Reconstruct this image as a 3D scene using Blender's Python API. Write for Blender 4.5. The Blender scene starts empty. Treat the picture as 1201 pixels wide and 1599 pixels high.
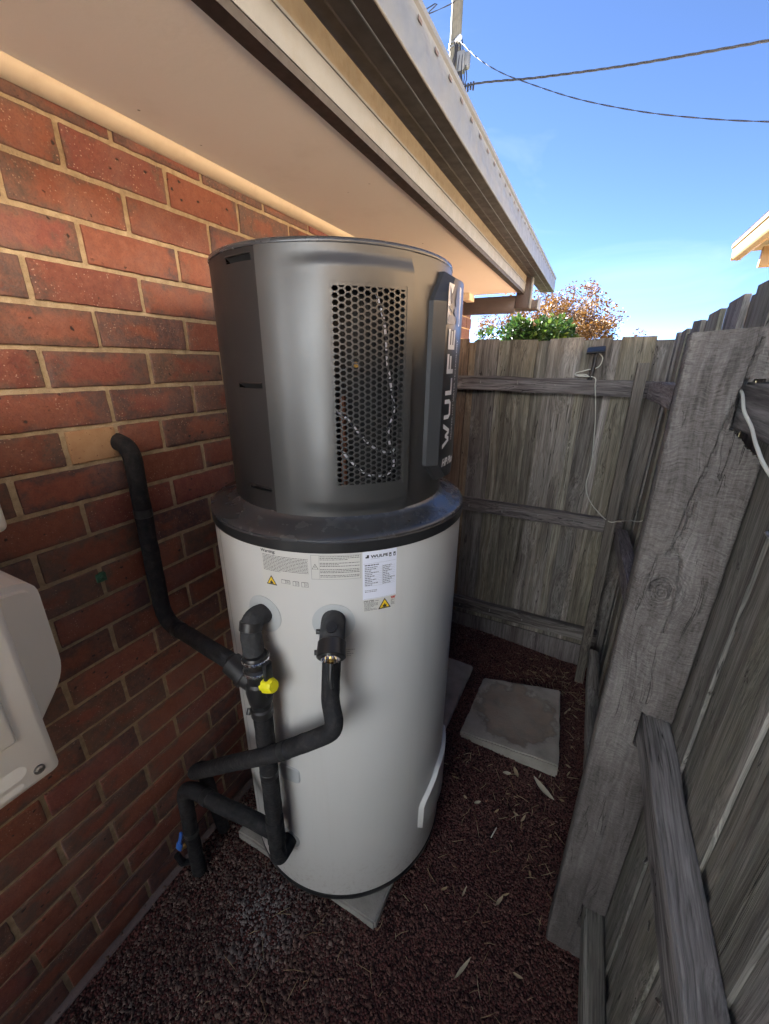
import bpy, bmesh, math, random
import numpy as np
from mathutils import Vector, Matrix, Quaternion, noise as mnoise
random.seed(7); rng = np.random.default_rng(7)
SC = bpy.context.scene; COL = SC.collection
R = math.radians; PI = math.pi

# ------------------------------------------------------------------ camera, sky, sun, exposure
cam = bpy.data.cameras.new('camera'); cam_o = bpy.data.objects.new('camera', cam); COL.objects.link(cam_o)
cam.sensor_fit = 'HORIZONTAL'; cam.sensor_width = 36; cam.lens = 36*625.682/1201
cam.clip_start = .02; cam.clip_end = 2000
pitch, roll, yaw = R(20.36291), R(.616393), R(26.49533)
F = Vector((-math.sin(yaw)*math.cos(pitch), math.cos(yaw)*math.cos(pitch), -math.sin(pitch)))
R0 = Vector((math.cos(yaw), math.sin(yaw), 0)); U0 = R0.cross(F)
RR = R0*math.cos(roll)+U0*math.sin(roll); UU = U0*math.cos(roll)-R0*math.sin(roll)
cam_o.matrix_world = Matrix(((RR.x, UU.x, -F.x, 1.0526), (RR.y, UU.y, -F.y, 0), (RR.z, UU.z, -F.z, 1.6965), (0, 0, 0, 1)))
SC.camera = cam_o

SUN_EL = 29; SUN_AZ = Vector((-.82, .57, 0)).normalized()
sunv = Vector((SUN_AZ.x*math.cos(R(SUN_EL)), SUN_AZ.y*math.cos(R(SUN_EL)), math.sin(R(SUN_EL))))
world = bpy.data.worlds.new('World'); SC.world = world; world.use_nodes = True
wt = world.node_tree; wt.nodes.clear()
sky = wt.nodes.new('ShaderNodeTexSky'); sky.sky_type = 'NISHITA'; sky.sun_disc = False
sky.sun_elevation = R(SUN_EL); sky.sun_rotation = math.atan2(SUN_AZ.x, SUN_AZ.y); sky.air_density = .20; sky.dust_density = .0; sky.ozone_density = 3.0
wb = wt.nodes.new('ShaderNodeBackground'); wo = wt.nodes.new('ShaderNodeOutputWorld')
# thin wisps of cloud mixed over the clear sky
wtc = wt.nodes.new('ShaderNodeTexCoord'); wmp = wt.nodes.new('ShaderNodeMapping'); wmp.inputs['Scale'].default_value = (1.4, 1.4, 4.5)
wns = wt.nodes.new('ShaderNodeTexNoise'); wns.inputs['Scale'].default_value = 2.1; wns.inputs['Detail'].default_value = 7; wns.inputs['Roughness'].default_value = .55; wns.inputs['Distortion'].default_value = .8
wrp = wt.nodes.new('ShaderNodeMapRange'); wrp.inputs[1].default_value = .5; wrp.inputs[2].default_value = .85; wrp.inputs[4].default_value = .14
wmx = wt.nodes.new('ShaderNodeMix'); wmx.data_type = 'RGBA'; wmx.inputs[7].default_value = (3, 3.2, 3.5, 1)
wt.links.new(wtc.outputs['Generated'], wmp.inputs['Vector']); wt.links.new(wmp.outputs[0], wns.inputs['Vector'])
wt.links.new(wns.outputs['Fac'], wrp.inputs[0]); wt.links.new(wrp.outputs[0], wmx.inputs[0])
wt.links.new(sky.outputs[0], wmx.inputs[6]); wt.links.new(wmx.outputs[2], wb.inputs['Color'])
wb.inputs['Strength'].default_value = .05
wt.links.new(wb.outputs[0], wo.inputs['Surface'])
sl = bpy.data.lights.new('sun', 'SUN'); sl.energy = 5.0; sl.angle = R(.5); sl.color = (1, .97, .92)
so = bpy.data.objects.new('sun', sl); COL.objects.link(so); so.rotation_euler = sunv.to_track_quat('Z', 'Y').to_euler(); so.location = (0, 0, 30)
vs = SC.view_settings; vs.view_transform = 'Standard'; vs.look = 'None'; vs.gamma = 1; vs.use_curve_mapping = False
vs.exposure = 3.92
SC.cycles.max_bounces = 10; SC.cycles.diffuse_bounces = 6; SC.cycles.glossy_bounces = 4

# ------------------------------------------------------------------ material helpers
class NT:
    def __init__(s, name):
        s.m = bpy.data.materials.new(name); s.m.use_nodes = True; s.t = s.m.node_tree
        s.p = s.t.nodes['Principled BSDF']
    def n(s, typ, ins=None, **pr):
        nd = s.t.nodes.new('ShaderNode'+typ)
        for k, v in pr.items(): setattr(nd, k, v)
        for k, v in (ins or {}).items(): s.set(nd.inputs[k], v)
        return nd
    def set(s, sock, v):
        if isinstance(v, bpy.types.NodeSocket): s.t.links.new(v, sock)
        else:
            if isinstance(v, (tuple, list)) and len(v) == 3 and sock.type == 'RGBA': v = (*v, 1)
            sock.default_value = v
    def P(s, **kw):
        for k, v in kw.items(): s.set(s.p.inputs[k.replace('_', ' ')], v)
    def mix(s, f, a, b, mode='MIX'):
        nd = s.n('Mix', data_type='RGBA', blend_type=mode); s.set(nd.inputs[0], f); s.set(nd.inputs[6], a); s.set(nd.inputs[7], b); return nd.outputs[2]
    def math(s, op, a, b=0., c=None):
        nd = s.n('Math', operation=op); s.set(nd.inputs[0], a); s.set(nd.inputs[1], b)
        if c is not None: s.set(nd.inputs[2], c)
        return nd.outputs[0]
    def rng(s, v, a, b, c=0., d=1.): return s.n('MapRange', {0: v, 1: a, 2: b, 3: c, 4: d}).outputs[0]
    def noise(s, vec, scale, detail=4, rough=.55, dist=0.): return s.n('TexNoise', {'Vector': vec, 'Scale': scale, 'Detail': detail, 'Roughness': rough, 'Distortion': dist}).outputs['Fac']
    def ramp(s, f, stops):
        nd = s.n('ValToRGB', {0: f}); el = nd.color_ramp.elements
        while len(el) < len(stops): el.new(.5)
        for e, (p, c) in zip(el, stops): e.position = p; e.color = (*c, 1)
        return nd.outputs[0]
    def coord(s, rnd=True, obj=True):
        o = s.n('TexCoord').outputs['Object'] if obj else s.n('NewGeometry').outputs['Position']
        if not rnd: return o
        r = s.n('ObjectInfo').outputs['Random']
        v = s.n('CombineXYZ', {0: s.math('MULTIPLY', r, 37.), 1: s.math('MULTIPLY', r, 91.), 2: s.math('MULTIPLY', r, 53.)}).outputs[0]
        return s.n('VectorMath', {0: o, 1: v}, operation='ADD').outputs[0]
    def scale(s, v, sc): return s.n('VectorMath', {0: v, 1: sc}, operation='MULTIPLY').outputs[0]
    def bump(s, h, dist, strength=1., prev=None):
        nd = s.n('Bump', {'Height': h, 'Distance': dist, 'Strength': strength})
        if prev: s.set(nd.inputs['Normal'], prev)
        return nd.outputs[0]

def plain(name, c, rough=.5, metal=0., var=.12, vs=6., bump=0., bs=200., spec=.5, rvar=.1, coat=0., dirt=None, dirt_amt=.5):
    k = NT(name); v = k.coord(False, False)
    n1 = k.noise(v, vs, 6); dk = tuple(x*(1-var) for x in c); lt = tuple(min(1, x*(1+var)) for x in c)
    col = k.mix(k.rng(n1, .3, .7), dk, lt)
    if dirt:
        n2 = k.noise(v, vs*2.3, 8, .65); col = k.mix(k.math('MULTIPLY', k.rng(n2, .5, .75), dirt_amt), col, dirt)
    k.P(Base_Color=col, Roughness=k.rng(k.noise(v, vs*3, 5), .3, .7, rough-rvar, rough+rvar), Metallic=metal, Specular_IOR_Level=spec)
    if coat: k.P(Coat_Weight=coat, Coat_Roughness=.15)
    if bump: k.P(Normal=k.bump(k.noise(v, bs, 4), bump))
    return k.m

def wood(name, ca, cb, cc, axis='Z', tan=None, fine=1., bumpd=.0016, dark=.6, tint=.3):
    k = NT(name); v = k.coord(True); ax = {'X': 0, 'Y': 1, 'Z': 2}[axis]
    def st(vec, a, b): q = [a, a, a]; q[ax] = b; return k.scale(vec, tuple(q))
    # knots: grain bends round sparse points
    kn = k.n('TexVoronoi', {'Vector': st(v, 7, 2.1), 'Scale': 1., 'Randomness': 1.}); kd = kn.outputs['Distance']
    bend = k.rng(kd, .0, .45, .035, 0.)
    wv = k.n('TexNoise', {'Vector': st(v, 9, 1.6), 'Scale': 1., 'Detail': 3})
    wp = k.math('ADD', bend, k.math('MULTIPLY', wv.outputs['Fac'], .05))
    v2 = k.n('VectorMath', {0: v, 1: k.n('CombineXYZ', {0: wp, 1: wp, 2: wp}).outputs[0]}, operation='ADD').outputs[0]
    s1 = k.noise(st(v2, 48, 1.1), 1., 8, .62); s2 = k.noise(st(v, 13, 1.0), 1., 5, .6); g = k.noise(st(v2, 330*fine, 6), 1., 4, .6)
    f = k.math('ADD', k.math('MULTIPLY', s1, .6), k.math('MULTIPLY', s2, .4))
    col = k.ramp(f, [(.34, cb), (.48, ca), (.6, cc), (.72, tuple(x*1.15 for x in cc))])
    if tan: col = k.mix(k.rng(k.noise(st(v, 8, 1.8), 1., 6, .65), .48, .7, 0, .8), col, tan)
    col = k.mix(k.math('MULTIPLY', k.rng(k.noise(st(v, 20, 2.0), 1.3, 7, .68), .55, .72), dark), col, tuple(x*.45 for x in cb))
    col = k.mix(k.rng(g, .34, .6, .55, 0.), col, tuple(x*.35 for x in cb))
    # long drying checks: thin contour lines of a stretched noise
    cn = k.noise(st(v2, 60, .9), 1., 2, .5); cr = k.rng(k.math('ABSOLUTE', k.math('SUBTRACT', cn, .56)), .0, .010, 1., 0.)
    cr = k.math('MULTIPLY', cr, k.rng(k.noise(st(v, 20, 3), 1., 3), .46, .56))
    col = k.mix(k.math('MULTIPLY', cr, .85), col, tuple(x*.18 for x in cb))
    kk = k.rng(kd, .035, .10, 1., 0.); km = k.rng(k.n('SeparateColor', {0: kn.outputs['Color']}).outputs[0], .72, .74)
    col = k.mix(k.math('MULTIPLY', k.math('MULTIPLY', kk, km), .8), col, tuple(x*.5 for x in cb))
    r = k.n('ObjectInfo').outputs['Random']; r2 = k.math('FRACT', k.math('MULTIPLY', r, 13.7))
    col = k.mix(1., col, k.n('CombineColor', {0: k.rng(r, 0, 1, 1-tint, 1+tint), 1: k.rng(r, 0, 1, 1-tint*.97, 1+tint), 2: k.math('MULTIPLY', k.rng(r, 0, 1, 1-tint*.9, 1+tint), k.rng(r2, 0, 1, .9, 1.06))}).outputs[0], 'MULTIPLY')
    k.P(Base_Color=col, Roughness=.88, Specular_IOR_Level=.25)
    h = k.math('SUBTRACT', k.math('ADD', k.math('MULTIPLY', g, .6), s1), cr)
    k.P(Normal=k.bump(h, bumpd*1.6)); return k.m

def brick_mat():
    k = NT('flashed_brick'); o = k.n('TexCoord').outputs['Object']; v = k.coord(True)
    r = k.n('ObjectInfo').outputs['Random']; sx = k.n('SeparateXYZ', {0: o})
    r2 = k.math('FRACT', k.math('MULTIPLY', r, 17.31)); r3 = k.math('FRACT', k.math('MULTIPLY', r, 41.7))
    red = k.ramp(r2, [(0., (.155, .042, .034)), (.35, (.205, .064, .040)), (.7, (.24, .078, .048)), (1., (.18, .048, .046))])
    flash = k.ramp(r3, [(0., (.075, .045, .042)), (.5, (.105, .082, .066)), (1., (.066, .046, .055))])
    # kiln flashing: dark towards the ends and arrises of each brick
    dy = k.math('DIVIDE', k.math('ABSOLUTE', k.math('ADD', sx.outputs[1], k.rng(r3, 0, 1, -.035, .035))), .115)
    dz = k.math('DIVIDE', k.math('ABSOLUTE', sx.outputs[2]), .038)
    e = k.math('MAXIMUM', dy, k.math('MULTIPLY', dz, .92))
    e = k.math('ADD', e, k.rng(k.noise(v, 22, 8, .72), .25, .75, -.5, .5))
    lo = k.rng(k.math('FRACT', k.math('MULTIPLY', r, 7.77)), 0, 1, .08, 1.0)
    f = k.n('MapRange', {0: e, 1: lo, 2: k.math('ADD', lo, .34), 3: 0., 4: .92}).outputs[0]
    hz = k.rng(k.noise(v, 9, 5, .6), .46, .72, 0., .5)
    col = k.mix(f, red, flash); col = k.mix(hz, col, (.20, .13, .115))
    col = k.mix(k.rng(k.noise(v, 55, 7, .75), .40, .66, 0, .5), col, (.31, .125, .075)); col = k.mix(k.rng(k.noise(v, 260, 4, .7), .5, .72, 0, .5), col, (.07, .035, .03))
    # light grit and iron spots
    vo = k.n('TexVoronoi', {'Vector': v, 'Scale': 190., 'Randomness': 1.}); g = k.rng(k.math('ADD', vo.outputs['Distance'], k.rng(k.noise(v, 300, 2), .3, .7, -.12, .12)), .16, .3, 1., 0.)
    gm = k.rng(k.n('SeparateColor', {0: vo.outputs['Color']}).outputs[0], .78, .8)
    gm = k.math('MULTIPLY', gm, k.rng(k.noise(v, 35, 4), .42, .62))
    col = k.mix(k.math('MULTIPLY', k.math('MULTIPLY', g, gm), .8), col, (.50, .34, .26))
    vd = k.n('TexVoronoi', {'Vector': k.scale(v, (1, .8, 1)), 'Scale': 44., 'Randomness': 1.}); gd = k.rng(k.math('ADD', vd.outputs['Distance'], k.rng(k.noise(v, 160, 3), .3, .7, -.09, .09)), .10, .17, 1., 0.)
    gdm = k.rng(k.n('SeparateColor', {0: vd.outputs['Color']}).outputs[0], .70, .72)
    spot = k.math('MULTIPLY', gd, gdm)
    col = k.mix(k.math('MULTIPLY', spot, .9), col, (.022, .018, .022))
    k.P(Base_Color=col, Roughness=.62, Specular_IOR_Level=.4)
    h = k.math('SUBTRACT', k.math('ADD', k.noise(v, 140, 6, .75), k.math('MULTIPLY', k.noise(v, 30, 3), .8)), spot)
    k.P(Normal=k.bump(h, .003)); return k.m

def mortar_mat():
    k = NT('sandy_mortar'); v = k.coord(False, False)
    col = k.ramp(k.noise(v, 45, 6, .7), [(.3, (.28, .215, .14)), (.55, (.42, .335, .225)), (.75, (.52, .43, .31))])
    gr = k.noise(v, 420, 3, .7)
    col = k.mix(k.rng(gr, .6, .72), col, (.16, .12, .085))
    k.P(Base_Color=col, Roughness=.95, Specular_IOR_Level=.15, Normal=k.bump(k.math('ADD', gr, k.noise(v, 90, 4)), .002)); return k.m

def concrete_mat(name, c, stain=None, circ=None):
    k = NT(name); v = k.coord(True); o = k.n('TexCoord').outputs['Object']
    n = k.noise(v, 9, 8, .65); col = k.ramp(n, [(.3, tuple(x*.7 for x in c)), (.55, c), (.75, tuple(x*1.2 for x in c))])
    col = k.mix(k.rng(k.noise(v, 220, 3), .6, .75, 0, .5), col, tuple(x*.5 for x in c))
    if circ:
        d = k.n('VectorMath', {0: k.scale(o, (1, 1.05, 0))}, operation='LENGTH').outputs['Value']
        d = k.math('ADD', d, k.rng(k.noise(v, 13, 6, .6), .2, .8, -.085, .085))
        m = k.rng(d, .175, .2, 1., 0.)
        st = k.ramp(k.noise(v, 8, 7, .6, .4), [(.3, (.12, .10, .085)), (.5, (.21, .145, .105)), (.68, (.18, .155, .13))])
        col = k.mix(k.math('MULTIPLY', m, .62), col, st)
        rim = k.math('MULTIPLY', k.rng(d, .165, .19, 0., 1.), k.rng(d, .195, .215, 1., 0.))
        col = k.mix(k.math('MULTIPLY', rim, .4), col, (.06, .05, .04))
        ce = k.rng(d, .03, .11, .6, 0.); col = k.mix(ce, col, (.26, .235, .20))
    k.P(Base_Color=col, Roughness=.9, Specular_IOR_Level=.25, Normal=k.bump(k.math('ADD', n, k.math('MULTIPLY', k.noise(v, 130, 4), .5)), .003)); return k.m

def ground_mat():
    k = NT('red_gravel_soil'); v = k.coord(False, False)
    n = k.noise(v, 14, 8, .65)
    col = k.ramp(n, [(.3, (.08, .030, .027)), (.5, (.13, .048, .043)), (.7, (.17, .085, .072))])
    vo = k.n('TexVoronoi', {'Vector': v, 'Scale': 130.})
    col = k.mix(k.rng(vo.outputs['Distance'], .35, .6), col, (.025, .012, .011))
    far = k.rng(k.n('VectorMath', {0: v}, operation='LENGTH').outputs['Value'], 5, 9)
    col = k.mix(far, col, k.ramp(k.noise(v, .6, 6), [(.35, (.06, .075, .025)), (.65, (.16, .13, .08))]))
    k.P(Base_Color=col, Roughness=.95, Specular_IOR_Level=.2, Normal=k.bump(k.math('SUBTRACT', n, k.math('MULTIPLY', vo.outputs['Distance'], .8)), .006)); return k.m

def stone_mat():
    k = NT('scoria_stone'); v = k.coord(False, False)
    a = k.n('Attribute', attribute_name='tone').outputs['Fac']
    p = k.n('SeparateXYZ', {0: v})
    brown = k.ramp(a, [(0., (.07, .045, .044)), (.3, (.105, .067, .056)), (.6, (.150, .100, .084)), (.85, (.21, .145, .12)), (1., (.30, .24, .21))])
    redd = k.ramp(a, [(0., (.055, .026, .025)), (.4, (.108, .050, .041)), (.8, (.155, .078, .062)), (1., (.22, .135, .115))])
    side = k.rng(k.math('ADD', p.outputs[0], k.rng(k.noise(v, 4, 5), .2, .8, -.25, .25)), .45, .8)
    col = k.mix(side, brown, redd)
    d = k.n('VectorMath', {0: v, 1: (.36, .52, 0)}, operation='DISTANCE').outputs['Value']
    dust = k.rng(k.math('ADD', d, k.rng(k.noise(v, 22, 6, .7), .2, .8, -.10, .10)), .035, .15, .42, 0.)
    col = k.mix(dust, col, (.36, .36, .37))
    col = k.mix(k.rng(k.noise(v, 300, 3), .5, .7, 0, .4), col, (.03, .015, .015))
    k.P(Base_Color=col, Roughness=.9, Specular_IOR_Level=.25, Normal=k.bump(k.noise(v, 500, 3), .0012)); return k.m

def leaf_mat(name, stops, rough=.5, trans=.25):
    k = NT(name); a = k.n('Attribute', attribute_name='tone').outputs['Fac']
    col = k.ramp(a, stops); k.P(Base_Color=col, Roughness=rough, Specular_IOR_Level=.45)
    tr = k.n('BsdfTranslucent', {'Color': col}); mx = k.n('MixShader', {0: trans}); out = k.t.nodes['Material Output']
    k.t.links.new(k.p.outputs[0], mx.inputs[1]); k.t.links.new(tr.outputs[0], mx.inputs[2]); k.t.links.new(mx.outputs[0], out.inputs[0]); return k.m

def post_mat():
    k = NT('weathered_hardwood_post'); v = k.coord(True)
    w = k.n('TexNoise', {'Vector': k.scale(v, (9, 9, 3.0)), 'Scale': 1., 'Detail': 3})
    v2 = k.n('VectorMath', {0: v, 1: k.n('VectorMath', {0: w.outputs['Color'], 1: (.06, .06, .10)}, operation='MULTIPLY').outputs[0]}, operation='ADD').outputs[0]
    saw = k.noise(k.scale(v2, (40, 40, 420)), 1., 4, .6); l = k.noise(k.scale(v2, (170, 170, 4)), 1., 5, .65); b = k.noise(k.scale(v2, (11, 11, 3.0)), 1., 7, .62); m = k.noise(v, 160, 4, .7)
    f = k.math('ADD', k.math('ADD', k.math('MULTIPLY', saw, .22), k.math('MULTIPLY', l, .22)), k.math('ADD', k.math('MULTIPLY', b, .4), k.math('MULTIPLY', m, .16)))
    col = k.ramp(f, [(.38, (.048, .041, .038)), (.48, (.118, .106, .100)), (.56, (.185, .170, .162)), (.66, (.28, .265, .255))])
    cn = k.noise(k.scale(v2, (42, 42, 1.6)), 1., 3, .5); cr = k.rng(k.math('ABSOLUTE', k.math('SUBTRACT', cn, .55)), .0, .012, 1., 0.)
    cr = k.math('MULTIPLY', cr, k.rng(k.noise(k.scale(v, (15, 15, 5)), 1., 3), .48, .6)); col = k.mix(k.math('MULTIPLY', cr, .8), col, (.022, .019, .018))
    pp = k.n('NewGeometry').outputs['Position']
    kd = k.n('VectorMath', {0: k.scale(k.n('VectorMath', {0: pp, 1: (1.243, .9, 1.262)}, operation='SUBTRACT').outputs[0], (1.25, 0., 1.))}, operation='LENGTH').outputs['Value']
    kd2 = k.math('ADD', kd, k.rng(k.noise(v, 60, 3), .3, .7, -.004, .004))
    ring = k.math('MULTIPLY', k.math('ADD', k.math('MULTIPLY', k.math('SINE', k.math('MULTIPLY', kd2, 900.)), .5), .5), k.rng(kd, .02, .085, .6, 0.))
    col = k.mix(ring, col, (.045, .038, .036))
    p = k.n('SeparateXYZ', {0: pp}).outputs[2]
    low_tone = k.rng(k.math('ADD', p, k.rng(k.noise(k.scale(v, (14, 14, 2)), 1., 6), .2, .8, -.3, .3)), .5, 1.15, .75, 0.)  # post colour gets darker towards the bottom
    col = k.mix(low_tone, col, k.mix(.5, col, (.05, .042, .045)))
    k.P(Base_Color=col, Roughness=.88, Specular_IOR_Level=.25, Normal=k.bump(k.math('SUBTRACT', k.math('ADD', k.math('ADD', saw, m), k.math('MULTIPLY', l, .7)), cr), .0022)); return k.m

MT = {}
MT['brick'] = brick_mat(); MT['mortar'] = mortar_mat()
def tan_brick():
    k = NT('tan_brick'); v = k.coord(True)
    col = k.ramp(k.noise(v, 30, 6), [(.3, (.36, .20, .105)), (.7, (.43, .27, .15))])
    sp = k.rng(k.noise(v, 190, 2), .66, .72); col = k.mix(sp, col, (.09, .045, .03))
    k.P(Base_Color=col, Roughness=.8, Normal=k.bump(k.noise(v, 150, 4), .0012)); return k.m
MT['tanbrick'] = tan_brick()
GW = dict(ca=(.20, .175, .15), cb=(.085, .07, .058), cc=(.32, .29, .26))
MT['pal_back'] = wood('weathered_paling', (.20, .180, .155), (.080, .069, .058), (.34, .315, .28), 'Z', tan=(.235, .20, .15), tint=.38)
MT['pal_side'] = wood('weathered_grey_paling', (.185, .175, .162), (.083, .075, .069), (.29, .275, .26), 'Z', tan=(.17, .17, .135), dark=.45, tint=.2)
MT['pal_rust'] = wood('rust_stained_paling', (.20, .135, .09), (.085, .06, .045), (.29, .225, .165), 'Z', tan=(.15, .125, .10))
MT['rail'] = wood('weathered_rail', (.19, .18, .175), (.055, .05, .05), (.30, .29, .285), 'Y', fine=.7, bumpd=.003, dark=.45, tint=.12)
MT['rail_x'] = wood('weathered_rail_across', (.18, .16, .15), (.05, .044, .042), (.29, .27, .26), 'X', fine=.7, bumpd=.003, dark=.8, tint=.12)
MT['stake'] = wood('brown_stake', (.17, .15, .14), (.085, .07, .066), (.24, .215, .205), 'Z', fine=.8, dark=.4, tint=.1)
MT['post'] = post_mat()
MT['soffit'] = plain('painted_soffit', (.82, .77, .71), .7, var=.05, vs=1.5, bump=.0004, bs=60, dirt=(.34, .27, .21), dirt_amt=.18)
def soffit_specks():
    k = NT('soffit_specked'); v = k.coord(False, False); base = k.mix(k.rng(k.noise(v, 1.5, 6), .3, .7), (.79, .74, .68), (.83, .785, .73))
    base = k.mix(k.rng(k.noise(v, 5, 8, .65), .55, .8, 0, .22), base, (.5, .42, .34))
    vo = k.n('TexVoronoi', {'Vector': v, 'Scale': 11., 'Randomness': 1.}); m = k.math('MULTIPLY', k.rng(vo.outputs['Distance'], .03, .05, 1., 0.), k.rng(k.n('SeparateColor', {0: vo.outputs['Color']}).outputs[0], .82, .84))
    k.P(Base_Color=k.mix(k.math('MULTIPLY', m, .8), base, (.08, .06, .05)), Roughness=.75, Normal=k.bump(k.noise(v, 60, 4), .0005)); return k.m
MT['soffit'] = soffit_specks()
MT['bead'] = plain('cream_bead', (.60, .51, .39), .55, var=.05, vs=8, dirt=(.4, .3, .2), dirt_amt=.3)
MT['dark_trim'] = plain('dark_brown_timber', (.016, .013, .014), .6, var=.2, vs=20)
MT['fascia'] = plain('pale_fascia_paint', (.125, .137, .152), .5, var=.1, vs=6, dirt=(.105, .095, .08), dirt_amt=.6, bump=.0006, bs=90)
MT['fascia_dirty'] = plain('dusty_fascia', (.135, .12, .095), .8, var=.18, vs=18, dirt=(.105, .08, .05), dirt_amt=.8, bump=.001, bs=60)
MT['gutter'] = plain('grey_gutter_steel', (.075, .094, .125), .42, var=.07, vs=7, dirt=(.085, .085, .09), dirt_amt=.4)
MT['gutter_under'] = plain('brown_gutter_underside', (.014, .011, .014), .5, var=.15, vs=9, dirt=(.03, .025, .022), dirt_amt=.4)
MT['brown_trim'] = plain('brown_paint_trim', (.045, .032, .032), .5, var=.15, vs=12)
MT['bounce_render'] = plain('bounce_render', (.70, .77, .84), .9, var=.05, vs=3)
MT['pale_roof'] = plain('cream_bounce_roof', (.80, .66, .50), .85, var=.12, vs=4)
MT['roof'] = plain('roof_tile', (.16, .10, .075), .8, var=.25, vs=5, bump=.004, bs=8)
MT['tank'] = plain('pale_grey_enamel', (.60, .60, .59), .36, var=.015, vs=2, spec=.45, rvar=.03, bump=.0002, bs=40)
def tank_mat():
    k = NT('pale_grey_enamel'); v = k.coord(False, False); z = k.n('SeparateXYZ', {0: v}).outputs[2]
    base = k.mix(k.rng(k.noise(v, 2, 6), .3, .7), (.545, .54, .525), (.565, .56, .545))
    up = k.rng(z, .06, .34, 1., 0.); sp = k.rng(k.noise(v, 70, 6, .75), .52, .66); base = k.mix(k.math('MULTIPLY', k.math('MULTIPLY', up, up), k.math('ADD', k.math('MULTIPLY', sp, .45), .10)), base, (.25, .19, .16))
    dr = k.rng(k.noise(k.scale(v, (38, 38, 1.2)), 1., 5, .6), .56, .72, 0., .16); base = k.mix(dr, base, (.44, .42, .39))
    k.P(Base_Color=base, Roughness=k.rng(k.noise(v, 9, 6, .7), .3, .7, .30, .42), Specular_IOR_Level=.45, Normal=k.bump(k.noise(k.scale(v, (3, 3, 1.5)), 1., 2), .006)); return k.m
MT['tank'] = tank_mat()
MT['blackpl'] = plain('black_plastic', (.018, .018, .019), .42, var=.1, bump=.0003, bs=300)
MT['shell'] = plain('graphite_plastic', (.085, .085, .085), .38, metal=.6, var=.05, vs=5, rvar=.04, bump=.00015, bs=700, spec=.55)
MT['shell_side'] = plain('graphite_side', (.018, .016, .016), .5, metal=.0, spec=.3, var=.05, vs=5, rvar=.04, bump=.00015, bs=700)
MT['lid'] = plain('dark_grey_lid', (.055, .057, .062), .27, metal=.3, var=.02, vs=6, rvar=.015, spec=.6)
MT['badge'] = plain('charcoal_badge', (.06, .062, .066), .32, metal=.5, var=.05, rvar=.03)
MT['white_print'] = plain('white_print', (.78, .78, .78), .5, var=.03)
MT['collar'] = plain('grey_collar', (.42, .44, .45), .45, var=.04)
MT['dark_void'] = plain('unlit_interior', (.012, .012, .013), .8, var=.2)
MT['foam'] = plain('black_foam_insulation', (.016, .016, .018), .82, var=.3, vs=25, bump=.0022, bs=130, spec=.3, dirt=(.10, .085, .075), dirt_amt=.25)
MT['foam_grey'] = plain('charcoal_foam', (.040, .042, .045), .85, var=.25, vs=25, bump=.003, bs=90, spec=.3, dirt=(.10, .09, .085), dirt_amt=.25)
MT['tape'] = plain('silver_band', (.55, .56, .58), .25, metal=.9, var=.2, vs=60)
MT['chrome'] = plain('chrome', (.7, .7, .7), .18, metal=1., var=.1)
MT['brass'] = plain('brass', (.62, .42, .14), .28, metal=1., var=.1)
MT['copper'] = plain('copper', (.16, .065, .04), .6, metal=.4, var=.25, vs=30)
MT['yellow'] = plain('yellow_plastic', (.80, .74, .02), .38, var=.03)
MT['blue'] = plain('blue_plastic', (.03, .12, .45), .4, var=.1)
MT['green'] = plain('green_plastic', (.03, .11, .06), .5, var=.1)
MT['paper'] = plain('clear_sticker', (.56, .55, .52), .42, var=.02)
MT['white_paper'] = plain('white_label', (.70, .72, .82), .4, var=.01)
MT['ink'] = plain('printed_ink', (.03, .03, .035), .6, var=.05)
MT['greyink'] = plain('grey_ink', (.22, .22, .22), .6, var=.05)
MT['warn'] = plain('warning_yellow', (.78, .52, .02), .45, var=.02)
MT['redink'] = plain('red_ink', (.45, .06, .04), .5, var=.05)
MT['ac'] = plain('ivory_ac_enamel', (.80, .79, .73), .42, var=.03, vs=4, bump=.0002, bs=60)
MT['screw'] = plain('screw_steel', (.3, .29, .28), .35, metal=.9, var=.3, vs=300)
MT['slab'] = concrete_mat('concrete_paver', (.30, .285, .265)); MT['slab2'] = concrete_mat('stained_concrete_paver', (.29, .27, .24), circ=True)
MT['drive'] = concrete_mat('pale_bounce_drive', (.36, .385, .41)); MT['footing'] = concrete_mat('footing_concrete', (.13, .10, .10))
MT['ground'] = ground_mat(); MT['stone'] = stone_mat()
MT['dryleaf'] = leaf_mat('dry_leaf', [(0, (.20, .12, .06)), (.5, (.36, .28, .17)), (1, (.48, .44, .34))], .7, .15)
MT['autumn'] = leaf_mat('autumn_leaf', [(0, (.075, .030, .007)), (.5, (.15, .070, .017)), (1, (.22, .122, .034))], .7, .2)
MT['shrubleaf'] = leaf_mat('glossy_green_leaf', [(0, (.010, .026, .009)), (.5, (.022, .060, .014)), (1, (.075, .125, .020))], .38, .25)
MT['bark'] = plain('bark', (.12, .085, .06), .9, var=.3, vs=12, bump=.004, bs=40)
MT['pole'] = plain('weathered_pole', (.19, .175, .13), .85, var=.2, vs=5, bump=.003, bs=20, dirt=(.11, .09, .06), dirt_amt=.5)
MT['cable'] = plain('black_cable', (.03, .03, .035), .5, var=.2)
MT['pale_cable'] = plain('pale_cable', (.50, .50, .44), .5, var=.08)
MT['cream'] = plain('cream_paint', (.26, .18, .085), .45, var=.05, vs=3)
MT['cream_brick'] = plain('cream_render', (.72, .50, .30), .9, var=.1, vs=3, bump=.002, bs=40)
MT['panel'] = plain('solar_cell', (.012, .014, .02), .4, var=.1)
MT['braid_w'] = plain('white_braid', (.62, .60, .66), .6, var=.1); MT['braid_b'] = plain('black_braid', (.02, .02, .03), .6, var=.1)
MT['junction'] = plain('grey_box', (.20, .21, .21), .5, var=.1)
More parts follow.
